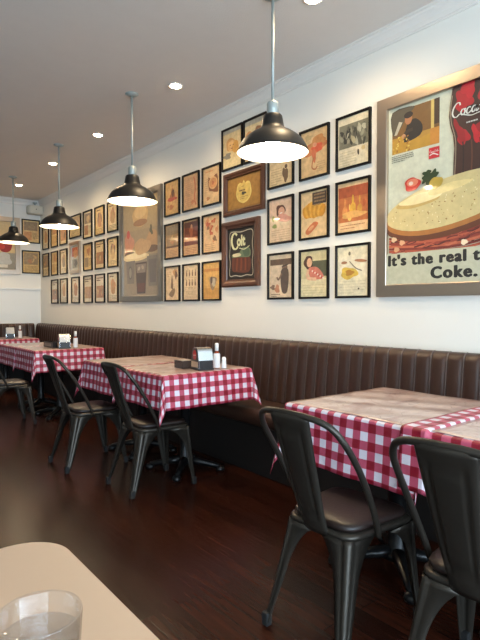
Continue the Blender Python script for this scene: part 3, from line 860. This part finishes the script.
# ---- nine prints between tall panel and mirror
D1, D2, D3 = 4.742, 4.384, 4.030
def g11(a, w, h):
    a.poly([(-w * .16, -h * .0), (w * .22, -h * .0), (w * .14, h * .2), (w * .02, h * .34), (-w * .06, h * .2)], (176, 112, 66), 4); a.ell(w * .06, h * .14, w * .1, h * .12, (110, 76, 54), 0, .1, 2); a.ell(w * .02, h * .34, w * .07, h * .06, (200, 150, 100))
    a.ell(0, -h * .04, w * .36, h * .06, (186, 88, 66), 0, .1, 3); a.ell(-w * .06, -h * .28, w * .16, h * .08, (190, 122, 76), 0, .15, 4); a.ell(-w * .3, -h * .24, w * .06, h * .05, (170, 116, 76))
small_frame(D1, ZT, 'black framed tan print of a seated reddish figure, top row beside the tall steel panel', g11, ground=(212, 168, 106))
def g12(a, w, h):
    a.rect(-w * .42, w * .42, -h * .42, h * .42, (214, 164, 118)); a.bars(-w * .36, w * .1, h * .3, 14, .02, .006, (196, 140, 98), 3); a.line([(w * .2, h * .42), (w * .3, h * .1), (w * .24, -h * .2), (w * .34, -h * .4)], .02, (204, 120, 84))
    a.ell(w * .14, -h * .3, w * .14, h * .06, (204, 130, 90), .3, .2, 4)
small_frame(D2, ZT, 'black framed plain pinkish tan print with faint writing, top row between figure and round dial', g12, ground=(216, 170, 122))
def g13(a, w, h):
    a.poly([(-w * .2, h * .24), (w * .0, h * .18), (w * .34, h * .28), (w * .4, -h * .1), (w * .36, -h * .22), (-w * .0, -h * .16), (-w * .16, -h * .1)], (140, 88, 56), 3)
    a.ell(w * .1, h * .06, w * .26, h * .17, (226, 176, 118)); a.ell(w * .1, h * .06, w * .2, h * .13, (216, 150, 96)); a.ell(w * .1, h * .06, w * .06, h * .05, (190, 110, 70), 0, .2, 3)
    a.bars(-w * .42, -w * .12, h * .2, 7, .02, .005, (196, 150, 104), 2); a.ell(-w * .2, -h * .34, w * .1, h * .05, (190, 130, 84), 0, .2, 4); a.bars(-w * .36, w * .4, h * .42, 1, .02, .014, (214, 150, 100), 2)
small_frame(D3, ZT, 'black framed print of a round dial with a dark surround, top row', g13, ground=(228, 190, 140))
def g21(a, w, h):
    a.rect(-w * .46, w * .46, -h * .16, h * .46, (176, 140, 96)); a.rect(-w * .46, w * .46, h * .2, h * .46, (150, 126, 92)); a.poly([(-w * .2, -h * .02), (w * .2, -h * .02), (0, h * .2)], (206, 170, 118), 0); a.poly([(-w * .22, 0), (w * .22, 0), (w * .05, -h * .13)], (198, 140, 92)); a.rect(-w * .46, w * .46, -h * .2, -h * .14, (120, 86, 58)); a.bars(-w * .36, w * .36, -h * .28, 5, .016, .005, (170, 120, 80), 2)
small_frame(D1, ZM, 'black framed brown print with a pale diamond shape over a dark band, middle row', g21, ground=(216, 170, 118))
def g22(a, w, h):
    a.rect(-w * .46, w * .46, -h * .22, h * .46, (124, 62, 42)); a.rect(-w * .46, w * .46, h * .3, h * .46, (92, 48, 36)); a.ell(w * .02, h * .18, w * .12, h * .16, (176, 98, 62), 0, .1, 2); a.ell(w * .04, h * .32, w * .06, h * .06, (196, 140, 96)); a.rect(-w * .46, w * .46, -h * .1, h * .0, (190, 128, 86)); a.ell(-w * .26, h * .06, w * .14, h * .05, (150, 76, 50), 0, .2, 3); a.bars(-w * .36, w * .36, -h * .3, 5, .016, .005, (170, 110, 74), 2)
small_frame(D2, ZM, 'black framed dark red brown print with one figure, middle row', g22, ground=(216, 166, 114))
def g23(a, w, h):
    R = random.Random(9)
    for k in range(16): a.ell(R.uniform(-.38, .38) * w, R.uniform(-.2, .4) * h, R.uniform(.06, .14) * w, R.uniform(.04, .10) * h, R.choice([(206, 104, 68), (222, 150, 100), (190, 84, 56), (230, 190, 140), (150, 110, 76)]), R.random() * 3, .2, k)
    a.bars(-w * .4, w * .2, -h * .28, 6, .018, .006, (190, 140, 96), 3)
small_frame(D3, ZM, 'black framed print crowded with orange red squiggles, middle row beside the pub mirror', g23, ground=(232, 190, 138))
def g31(a, w, h):
    a.ell(w * .2, h * .34, w * .16, h * .1, (206, 150, 96), 0, .1, 2); a.ell(w * .28, h * .26, w * .1, h * .12, (130, 92, 64), 0, .2, 3); a.poly([(-w * .1, -h * .12), (w * .06, -h * .14), (w * .0, h * .24), (-w * .05, h * .2)], (130, 96, 68), 3); a.poly([(-w * .26, -h * .32), (w * .1, -h * .14), (w * .2, -h * .24), (-w * .0, -h * .42)], (150, 116, 82), 3); a.bars(-w * .4, -w * .1, h * .36, 3, .02, .006, (206, 160, 116), 3)
small_frame(D1, ZB, 'black framed peach print of a tall brown bottle shape, bottom row beside tall steel panel', g31, ground=(234, 200, 154))
def g32(a, w, h):
    for r_ in range(2):
        for k in range(4):
            u = (-.3 + .2 * k) * w; v = (.24 - .28 * r_) * h
            a.ell(u, v, w * .04, h * .07, (124, 96, 74)); a.ell(u, v + h * .08, w * .018, h * .05, (96, 74, 58)); a.bars(u - w * .08, u + w * .08, v - h * .1, 2, .014, .005, (170, 140, 108), k)
    a.bars(-w * .36, w * .36, -h * .26, 6, .016, .005, (206, 176, 136), 5)
small_frame(D2, ZB, 'black framed print with two neat rows of small bottles, bottom row', g32, ground=(234, 204, 160))
def g33(a, w, h):
    a.rect(-w * .48, w * .48, h * .26, h * .34, (206, 140, 66)); a.rect(-w * .48, w * .48, -h * .48, -h * .2, (206, 150, 70)); a.poly([(-w * .1, h * .1), (w * .3, h * .08), (w * .26, -h * .06), (w * .1, -h * .26), (-w * .06, -h * .18)], (150, 122, 92), 3); a.ell(w * .12, -h * .04, w * .12, h * .12, (190, 176, 150), .2, .1, 2); a.ell(-w * .0, h * .02, w * .06, h * .1, (96, 76, 60))
small_frame(D3, ZB, 'black framed ochre print with one small grey figure, bottom row beside the pub mirror', g33, ground=(224, 172, 92))

# ---- steel framed posters
def steel(root, w, h, bw, dp, m='steel'):
    fr = frame_mesh(w, h, bw, dp, [(0, 0), (0, dp), (.003, dp + .003), (bw - .004, dp + .003), (bw, dp), (bw, .006)])
    fr.build('frame', M[m], root)

PW, PH = 1.0, 1.28
py, pz = 2.129 - PW / 2, 1.912
r = hang('framed_poster', py, pz)
BWD = .078
steel(r, PW, PH, BWD, .03)
iw, ih = PW - 2 * BWD, PH - 2 * BWD
a = Art(iw, ih, -.010, (206, 206, 182), step=.0001)
POSTER_U = lambda y: py - y            # world y to poster u
def feat(): pass
# inset photograph (left, top)
u0, u1, v0, v1 = -.395, -.066, .27, .540
a.rect(u0, u1, v0, v1, (120, 84, 40))
a.rect(u0, u1, v0, v0 + .10, (176, 132, 52)); a.poly([(u0, v0 + .08), (u0 + .1, v0 + .12), (u0 + .2, v0 + .06), (u1, v0 + .09), (u1, v0), (u0, v0)], (186, 140, 48), 0)
a.poly([(u0, v1), (u0, v0 + .14), (u0 + .03, v0 + .12), (u0 + .11, v1 - .05), (u0 + .16, v1)], (84, 76, 60), 3)
a.poly([(u0 + .015, v0 + .12), (u0 + .035, v0 + .12), (u0 + .075, v1 - .08), (u0 + .05, v1 - .07)], (180, 172, 150), 0)
a.poly([(u0 + .09, v0 + .06), (u0 + .20, v0 + .08), (u0 + .215, v0 + .14), (u0 + .17, v0 + .19), (u0 + .12, v0 + .18), (u0 + .095, v0 + .12)], (40, 34, 30), 3)
a.ell(u0 + .118, v0 + .20, .026, .034, (170, 112, 72)); a.ell(u0 + .118, v0 + .225, .032, .020, (46, 34, 28))
a.line([(u0 + .15, v0 + .13), (u0 + .10, v0 + .12), (u0 + .09, v0 + .09)], .020, (60, 48, 40)); a.ell(u0 + .085, v0 + .10, .014, .014, (190, 140, 100))
a.rect(u1 - .055, u1 - .035, v0, v1, (206, 176, 96)); a.rect(u1 - .035, u1, v0 + .12, v1, (66, 44, 28)); a.rect(u1 - .06, u1, v0, v0 + .10, (196, 130, 48))
R = random.Random(4)
for k in range(22): a.ell(u0 + R.uniform(.01, .13), v0 + R.uniform(.005, .10), .008, .005, R.choice([(220, 190, 90), (150, 100, 36), (206, 160, 70)]), R.random() * 3)
a.bars(u0, u0 + .16, v0 - .012, 4, .012, .005, (120, 118, 104), 3)
# red tag
tu, tv = -.133, .186
a.rect(tu, tu + .07, tv, tv + .066, (196, 28, 38)); coca_script(a, tu + .006, tv + .036, .014, (236, 226, 220)); a.line([(tu + .006, tv + .02), (tu + .03, tv + .028), (tu + .064, tv + .014)], .006, (236, 226, 220))
# bottle of dark cola behind the bread
bx = .013
a.poly([(bx + .004, ih / 2), (bx - .012, .46), (bx - .016, .40), (bx - .006, .34), (bx + .010, .29), (bx + .018, .22), (bx + .014, .14), (bx + .012, .02), (bx + .10, .0), (bx + .31, .0), (bx + .31, .14), (bx + .305, .22), (bx + .325, .32), (bx + .335, .42), (bx + .32, ih / 2)], (62, 34, 26), 0)
for q, c in (((bx + .07, .47, .05, .06), (176, 22, 34)), ((bx + .10, .53, .04, .05), (190, 26, 40)), ((bx + .07, .27, .035, .05), (170, 24, 34)), ((bx + .05, .30, .02, .08), (150, 20, 28)), ((bx + .20, .28, .05, .06), (150, 24, 30)), ((bx + .22, .50, .06, .07), (168, 24, 34)), ((bx + .15, .26, .02, .06), (190, 30, 40))):
    a.ell(*q, c, .4, .18, int(q[0] * 1000))
for k in range(6): a.line([(bx + .02 + .05 * k, .24), (bx + .025 + .05 * k, .15), (bx + .02 + .05 * k, .02)], .008, ((96, 54, 40), (40, 22, 18))[k % 2], 3)
a.line([(bx + .004, .52), (bx - .006, .44), (bx + .0, .36), (bx + .022, .28), (bx + .028, .20), (bx + .022, .05)], .006, (150, 132, 110), 4)
coca_script(a, bx + .004, .388, .078, (222, 220, 210))
a.bars(bx + .09, bx + .2, .345, 1, .01, .008, (200, 196, 186), 3)
# sandwich
a.ell(.02, -.27, .43, .075, (150, 66, 44), .08, .03, 3)
for k, c in enumerate(((128, 46, 34), (176, 84, 58), (140, 54, 40), (186, 96, 66), (120, 44, 34), (170, 78, 54))):
    a.line([(-.41, -.265 - .017 * k), (-.25, -.292 - .013 * k), (0, -.285 - .017 * k), (.2, -.25 - .02 * k), (.41, -.18 - .022 * k)], .015, c, 6)
a.inc = .08
for k in range(70):
    mu = R.uniform(-.40, .36); mv = R.uniform(-.355, -.255) + .16 * (mu + .1) * .6
    a.line([(mu, mv), (mu + .03, mv + R.uniform(-.008, .012)), (mu + .07, mv + .012)], R.uniform(.004, .009), R.choice([(104, 36, 28), (190, 104, 74), (150, 62, 46), (84, 30, 24), (170, 80, 58)]), 3)
a.inc = 1; a.k += 1
a.ell(0, -.135, .448, .150, (96, 48, 24), .16, .01, 2)
a.ell(-.005, -.105, .442, .148, (166, 106, 48), .16, .01, 2)
a.ell(-.005, -.085, .428, .138, (206, 186, 130), .16, .01, 2)
a.inc = .05
for k in range(110):
    q, rr_ = R.uniform(0, 6.28), math.sqrt(R.random()) * .92
    a.ell(-.005 + .42 * rr_ * math.cos(q), -.085 + .125 * rr_ * math.sin(q) + .16 * .42 * rr_ * math.cos(q), R.uniform(.003, .007), R.uniform(.002, .004), R.choice([(176, 150, 90), (150, 112, 60), (228, 214, 166)]), R.random() * 3)
a.inc = 1
a.ell(-.20, -.055, .15, .036, (196, 164, 96), .1, .04, 5); a.ell(-.18, -.040, .15, .030, (236, 216, 160), .1, .04, 6); a.ell(.0, -.005, .14, .024, (226, 204, 140), .12, .05, 7)
a.ell(-.24, .055, .055, .042, (196, 50, 40), 0, .08, 4); a.ell(-.24, .066, .040, .024, (224, 130, 100)); a.ell(-.25, .062, .016, .012, (240, 210, 190))
for du, dv in ((-.15, .07), (-.12, .085), (-.10, .06), (-.14, .10), (-.09, .09), (-.12, .045)): a.ell(du, dv, .022, .026, (38, 58, 28), du * 8, .25, int(dv * 999))
a.ell(-.08, .035, .045, .035, (186, 156, 64), .2, .06, 8)
for du, dv, c in ((-.37, -.275, (226, 190, 150)), (-.35, -.34, (200, 150, 110)), (-.31, -.30, (214, 160, 120)), (.10, -.335, (240, 214, 180))): a.ell(du, dv, .02, .016, c, 0, .1, 3)
# slogan
a.rect(-iw / 2, iw / 2, -ih / 2, -.365, (188, 186, 160))
for du, dv in ((-.006, 0), (-.003, .0022), (0, -.0022), (.003, .0022), (.006, 0)):
    a.text('It\'s the real thing.', -.408 + du, -.441 + dv, .092, (26, 24, 22), offset=.0012, fit=.81, space=1.2)
    a.text('Coke.', -.105 + du, -.532 + dv, .096, (26, 24, 22), offset=.0012, fit=.28, space=1.2)
a.build('print', r, 'poster')
tag(r, 'large steel framed soda poster with a sandwich and bold slogan, cut by right edge', 'poster')

# tall panel
r = hang('framed_poster', 5.449, 1.909)
steel(r, 1.012, 1.27, .07, .03, 'steel_dull')
iw, ih = 1.012 - .14, 1.27 - .14
a = Art(iw, ih, -.010, (168, 146, 112), step=.0001)
a.rect(-iw / 2, iw / 2, -ih / 2, -.10, (142, 128, 108)); a.rect(-iw / 2, iw / 2, .2, ih / 2, (176, 152, 112))
a.ell(0, .36, .19, .13, (206, 168, 112), 0, .03, 2); a.ell(0, .40, .15, .07, (220, 186, 132), 0, .03, 3); a.ell(0, .28, .17, .04, (160, 116, 74))
a.ell(-.28, .05, .12, .13, (206, 144, 116), 0, .1, 4); a.ell(-.30, .17, .04, .05, (196, 80, 66)); a.ell(-.26, -.07, .14, .035, (92, 66, 50))
a.ell(.28, .05, .14, .12, (190, 150, 104), 0, .06, 5); a.ell(.26, .17, .03, .06, (96, 90, 64), .3, .2, 6); a.ell(.28, -.04, .14, .04, (120, 90, 66))
a.ell(-.12, -.11, .32, .05, (222, 198, 150), 0, .02, 7); a.ell(-.12, -.10, .27, .03, (236, 216, 172)); a.ell(.05, .0, .2, .09, (196, 158, 112), 0, .08, 8)
a.poly([(-.36, -.15), (-.13, -.15), (-.16, -.42), (-.33, -.42)], (116, 106, 96)); a.ell(-.25, -.29, .05, .08, (90, 84, 80)); a.ell(-.25, -.29, .035, .06, (140, 130, 118))
a.poly([(.16, -.12), (.42, -.12), (.39, -.46), (.2, -.46)], (118, 108, 98)); a.poly([(.2, -.16), (.38, -.16), (.36, -.42), (.23, -.42)], (98, 90, 84))
a.poly([(-.12, -.18), (.16, -.18), (.12, -.54), (-.08, -.54)], (72, 56, 50)); a.poly([(-.10, -.20), (.14, -.20), (.125, -.3), (-.085, -.3)], (130, 116, 104)); a.poly([(-.08, -.42), (.115, -.42), (.105, -.52), (-.07, -.52)], (92, 54, 42))
a.ell(-.03, -.25, .03, .02, (176, 160, 140), .4); a.ell(.06, -.24, .03, .022, (166, 150, 130), -.3)
a.build('print', r, 'poster')
tag(r, 'tall dull steel framed faded poster of drinks and plates, behind the second lamp', 'poster')

# ---- far group
FC = dict(a=8.745, b=8.332, c=7.929, d=7.452, e=6.990, f=6.588, g=6.188)
order = ['g', 'f', 'e', 'd', 'c', 'b', 'a']
ordw = {'g': 'nearest', 'f': 'second from', 'e': 'third from', 'd': 'fourth from', 'c': 'fifth from', 'b': 'sixth from', 'a': 'seventh and last from'}
k = 0
for row, z, keys in (('top', 2.360, 'gfedcba'), ('middle', 1.910, 'gfecba'), ('bottom', 1.462, 'gfedcb')):
    n = 0
    for q in keys:
        n += 1; k += 1
        nth = ['first', 'second', 'third', 'fourth', 'fifth', 'sixth', 'seventh'][n - 1]
        w_, zz = (.44, z + .03) if (q == 'd' and row == 'top') else (.305, z)
        h_ = .33 if w_ > .4 else .385
        gr = [(236, 204, 142), (238, 210, 156), (232, 196, 132), (240, 216, 168)][k % 4] if row != 'bottom' else [(222, 204, 168), (226, 208, 176)][k % 2]
        small_frame(FC[q], zz, 'black framed yellowed print, %s in the %s row counting away from the tall steel panel' % (nth, row), fig_generic(100 + k), ground=gr, w=w_, h=h_, bw=.018)
r = hang('framed_poster', 7.455, 1.935)
steel(r, .378, .462, .05, .025)
a = Art(.278, .362, -.009, (196, 190, 176))
a.rect(-.13, .13, .02, .15, (186, 92, 60)); a.ell(0, .06, .08, .06, (206, 150, 100), 0, .1, 2); a.rect(-.12, .12, -.15, -.02, (150, 146, 136)); a.ell(.02, -.08, .06, .05, (100, 96, 90), 0, .2, 3)
a.build('print', r)
tag(r, 'small silver framed red and grey poster among the far black frames', 'poster')

# ---- back wall
small_frame(2.72, 2.484, 'black framed print on the far end wall, upper of two beside the corner', fig_generic(301), 'back', .295, .395, .018, (226, 188, 128), 'prints on the far end wall')
small_frame(2.72, 1.970, 'black framed print on the far end wall, lower of two beside the corner', fig_generic(318), 'back', .295, .385, .018, (214, 176, 112), 'prints on the far end wall')
r = hang('framed_poster', 2.05, 2.22, 'back')
steel(r, .98, .93, .075, .03)
a = Art(.83, .78, -.010, (206, 178, 130))
a.rect(-.415, .415, -.39, -.12, (150, 140, 122)); a.ell(.26, .02, .12, .13, (150, 34, 26), 0, .05, 2); a.ell(.10, .04, .13, .14, (214, 160, 50), 0, .05, 3); a.ell(-.12, .06, .12, .14, (180, 60, 40), 0, .05, 4); a.ell(.2, -.02, .06, .05, (196, 60, 44)); a.ell(.24, -.22, .12, .1, (190, 186, 176), 0, .15, 5); a.ell(.08, -.25, .1, .08, (100, 96, 90), 0, .2, 6); a.rect(-.2, .3, -.36, -.31, (220, 210, 190)); a.ell(-.15, -.2, .14, .1, (126, 116, 100), 0, .2, 7)
a.build('print', r, 'poster')
tag(r, 'steel framed poster of red and yellow food on the end wall behind last lamp', 'poster')

# white boxy fixture with a bracket in the far corner
r = empty('wall_fixture', (2.765, BY, 2.87))
b = MB(); b.prism([(-.125, -.16), (-.10, -.19), (.10, -.19), (.13, -.15), (.13, -.03), (-.125, -.03)], -.115, .03); b.build('casing', M['fixture'], r, bevel=.02, seg=3)
b = MB(); b.box(-.03, .03, -.03, 0, -.05, .05); b.tube([(0, -.09, .025), (0, -.09, .075)], .014, 10); b.lathe([(0, .07), (.035, .07), (.035, .09), (0, .092)], 16, (0, -.09, 0)); b.build('bracket', M['grey_metal'], r)
b = MB(); b.lathe([(0, 0), (.008, 0), (.008, .012), (0, .012)], 12, (-.01, -.197, -.045)); b.build('button', M['dark'], r)
tag(r, 'off white boxy fixture on a bracket high in the far corner', 'wall fixture')

# ------------------------------------------------------------------ pendant lamps
def lamp_proto():
    root = empty('pendant_lamp', (0, 0, CZ))
    z0 = 2.097 - CZ
    out = [(.208, 0), (.2095, .006), (.205, .016), (.195, .038), (.176, .070), (.150, .094), (.118, .116), (.090, .130), (.070, .146), (.066, .156), (.060, .190), (.056, .212), (.050, .220), (.030, .222)]
    b = MB(); b.lathe([(r_, z0 + z) for r_, z in out], 48)
    b.lathe([(.208, z0), (.206, z0 + .004)], 48)
    b.build('lamp_shade', M['black'], root)
    inn = [(.206, .004), (.202, .016), (.191, .038), (.172, .068), (.147, .091), (.115, .112), (.087, .126), (.066, .142), (.06, .16), (.05, .19), (.0, .2)]
    b = MB(); b.lathe([(r_, z0 + z) for r_, z in inn], 48); b.build('shade_lining', M['shade_in'], root)
    b = MB(); b.lathe([(0, .03), (.02, .033), (.038, .05), (.044, .072), (.038, .095), (.022, .12), (.014, .15), (.014, .19), (0, .19)], 24, (0, 0, z0)); b.build('bulb', M['bulb'], root)
    b = MB(); b.lathe([(.030, .222), (.034, .226), (.034, .285), (.030, .294), (.012, .298), (.012, .305)], 24, (0, 0, z0), cap0=True, cap1=True); b.build('socket', M['grey_metal'], root)
    b = MB(); b.tube([(0, 0, z0 + .30), (0, 0, -.01)], .0085, 12); b.build('rod', M['grey_metal'], root)
    b = MB(); b.lathe([(0, 0), (.055, 0), (.055, -.006), (.03, -.018), (.012, -.022), (0, -.022)], 28); b.build('ceiling_canopy', M['grey_metal'], root)
    return root
lamp = lamp_proto()
for i, (y, lb) in enumerate(((2.258, 'black dome pendant lamp closest to the viewer, rod running off the top'), (4.02, 'black dome pendant lamp hanging before the tall steel panel, second from front'), (5.77, 'black dome pendant lamp third from the front, before the far black frames'), (7.56, 'black dome pendant lamp furthest away, cut by the left edge'))):
    o = lamp if i == 0 else copy_tree(lamp)
    o.location = (2.045, y, CZ); tag(o, lb, 'lamp', 'black pendant lamps over the tables')

# recessed ceiling lights
def down_proto():
    root = empty('ceiling_light', (0, 0, CZ))
    b = MB(); b.lathe([(.060, -.001), (.060, -.006), (.052, -.008), (.044, -.004), (.042, -.001)], 32); b.build('trim_ring', M['trim'], root)
    b = MB(); b.lathe([(0, -.016), (.02, -.015), (.034, -.010), (.042, -.002)], 24); b.build('diffuser', M['down'], root)
    return root
dn = down_proto()
for i, (y, lb) in enumerate(((2.13, 'recessed ceiling spotlight at the top edge of the picture'), (3.65, 'recessed ceiling spotlight alone right of the second lamp rod'), (5.18, 'recessed ceiling spotlight left of the second lamp rod'), (6.55, 'recessed ceiling spotlight near the third lamp rod'), (8.0, 'recessed ceiling spotlight furthest away beside the last lamp rod'))):
    o = dn if i == 0 else copy_tree(dn)
    o.location = (2.245, y, CZ); tag(o, lb, 'ceiling light', 'recessed spotlights in one ceiling row')
    li = bpy.data.lights.new('spot_beam', 'SPOT'); li.energy = 52; li.color = (1, .74, .44); li.spot_size = math.radians(165); li.spot_blend = .9; li.shadow_soft_size = .04
    lo = bpy.data.objects.new('spot_beam', li); col.objects.link(lo); lo.location = (2.245, y, CZ - .02)

# ------------------------------------------------------------------ table things
def dispenser():
    root = empty('napkin_dispenser', (0, 0, 0))
    # chrome shell with a rounded top, long side along y
    def arc(hx, z0, z1, r_):
        p = [(-hx, z0), (-hx, z0 + .055), (-hx + .017, z1 - .024), (-hx + .023, z1 - .011), (-hx + .034, z1 - .003), (-hx + .048, z1)]
        return p + [(-x, z) for x, z in reversed(p)]
    P = arc(.07, .012, .155, .03)
    b = MB(); rows = [[(y, x, z) for x, z in P] for y in (-.055, .055)]
    b.grid(rows, smooth=False); n = len(P)
    b.face(range(n)); b.face(range(n, 2 * n)); b.build('body', M['chrome'], root)
    b = MB(); b.box(-.060, .060, -.073, .073, 0, .014); b.box(-.050, .050, -.0722, -.0695, .012, .068); b.build('base', M['dark'], root)
    b = MB(); Q = arc(.066, .016, .150, .028); b.grid([[(y, x, z) for x, z in Q] for y in (-.0552, -.058)], smooth=False); b.face(range(len(Q), 2 * len(Q))); b.build('end_plate', M['dark'], root)
    b = MB(); b.box(-.0596, -.058, -.060, .060, .018, .058); b.build('tan_reflection', M['packet'], root)  # reflection low on the dark end plate, painted as a tan strip
    a = Art(.1, .1, 0, (190, 22, 34)); a.b = MB(); a.k = 0; a.inc = 1
    a.ell(0, 0, .034, .034, (192, 20, 34)); coca_script(a, -.028, -.006, .0125, (238, 232, 228))
    lg = a.build('logo_disc', root, 'print'); lg.rotation_euler = (0, 0, -PI / 2); lg.location = (-.0584, 0, .104)
    return root
dp = dispenser()
def bottle():
    root = empty('sauce_bottle', (0, 0, 0))
    b = MB(); b.lathe([(0, 0), (.022, 0), (.024, .004), (.024, .095), (.020, .108), (.011, .122), (.011, .148), (0, .15)], 20); b.build('bottle', M['sauce'], root)
    b = MB(); b.lathe([(.0246, .004), (.0246, .098), (.0215, .108)], 20); b.build('paper_label', M['label'], root)
    b = MB(); b.lathe([(.0115, .126), (.0135, .128), (.0135, .176), (.010, .182), (0, .182)], 16); b.build('cap', M['white'], root)
    return root
bo = bottle()
Zc = .7645
for i, (x, y, rz, lb) in enumerate(((2.095, 3.055, -12, 'chrome napkin dispenser with a red logo disc on the middle gingham table'), (2.03, 5.615, -12, 'chrome napkin dispenser at the end of the long dark tray'), (2.07, 7.875, -12, 'chrome napkin dispenser on the far corner table'))):
    o = dp if i == 0 else copy_tree(dp); o.location = (x, y, Zc); o.rotation_euler = (0, 0, math.radians(rz)); tag(o, lb, 'napkin dispenser', 'napkin dispensers on the tables')
for i, (x, y, lb) in enumerate(((2.215, 3.045, 'slim white capped bottle with a pale label on the middle gingham table'), (2.145, 5.58, 'slim orange necked bottle with white cap beside the long dark tray'), (2.20, 7.85, 'slim white capped bottle on the far corner table'))):
    o = bo if i == 0 else copy_tree(bo); o.location = (x, y, Zc); tag(o, lb, 'bottle', 'sauce bottles on the tables')
r = empty('salt_shaker', (2.262, 3.02, Zc))
b = MB(); b.lathe([(0, 0), (.018, 0), (.019, .004), (.016, .05), (.014, .058)], 16); b.build('jar', M['salt'], r)
b = MB(); b.lathe([(.0145, .056), (.0155, .058), (.0155, .07), (.010, .080), (0, .082)], 16); b.build('shaker_cap', M['white'], r)
tag(r, 'small white shaker standing beside the slim bottle on the middle table', 'salt shaker')
r = empty('packet_caddy', (2.035, 3.215, Zc))
b = MB()
b.box(-.04, .04, -.055, .055, 0, .006); b.box(-.04, -.036, -.055, .055, .006, .055); b.box(.036, .04, -.055, .055, .006, .055); b.box(-.036, .036, -.055, -.051, .006, .055); b.box(-.036, .036, .051, .055, .006, .055)
b.build('box', M['smoke'], r)
for k in range(5): b = MB(); b.box(-.032, .032, -.044 + .02 * k, -.034 + .02 * k, .008, .06 + .003 * (k % 2)); b.build('packet_stack', M['packet'], r)
tag(r, 'low smoky caddy of paper packets beside the middle napkin dispenser', 'caddy')
r = empty('cutlery_tray', (1.99, 5.86, Zc), 0)
b = MB()
b.box(-.05, .05, -.15, .15, 0, .006); b.box(-.05, -.045, -.15, .15, .006, .058); b.box(.045, .05, -.15, .15, .006, .058); b.box(-.045, .045, -.15, -.145, .006, .058); b.box(-.045, .045, .145, .15, .006, .058)
b.build('box', M['dark'], r)
b = MB(); b.box(-.053, -.0502, -.10, .12, .012, .044); b.build('front_strip', M['steel_dull'], r)
tag(r, 'long low dark tray with a silver strip on the left gingham table', 'tray')

# ------------------------------------------------------------------ light and camera
w = bpy.data.worlds.new('World'); sc.world = w; w.use_nodes = True
bg = w.node_tree.nodes['Background']; bg.inputs[0].default_value = (.64, .83, 1.0, 1); bg.inputs[1].default_value = 15.0
pl = bpy.data.lights.new('window_portal', 'AREA'); pl.shape = 'RECTANGLE'; pl.size = wx1 - wx0; pl.size_y = wz1 - wz0; pl.cycles.is_portal = True
po = bpy.data.objects.new('window_portal', pl); col.objects.link(po); po.location = ((wx0 + wx1) / 2, NY - .12, (wz0 + wz1) / 2); po.rotation_euler = (PI / 2, 0, 0)   # shines towards +y

cam = bpy.data.cameras.new('camera'); co = bpy.data.objects.new('camera', cam); col.objects.link(co); sc.camera = co
cam.sensor_fit = 'HORIZONTAL'; cam.sensor_width = 36; cam.lens = 36 * 520 / 480
cam.clip_start = .02
co.location = (0, 0, 1.2)
co.rotation_euler = (PI / 2 - math.atan(12 / 520), 0, -math.radians(38.6))

sc.view_settings.view_transform = 'Standard'; sc.view_settings.look = 'None'
sc.view_settings.exposure = .1; sc.view_settings.gamma = 1
sc.cycles.use_denoising = True
sc.cycles.max_bounces = 10; sc.cycles.diffuse_bounces = 5
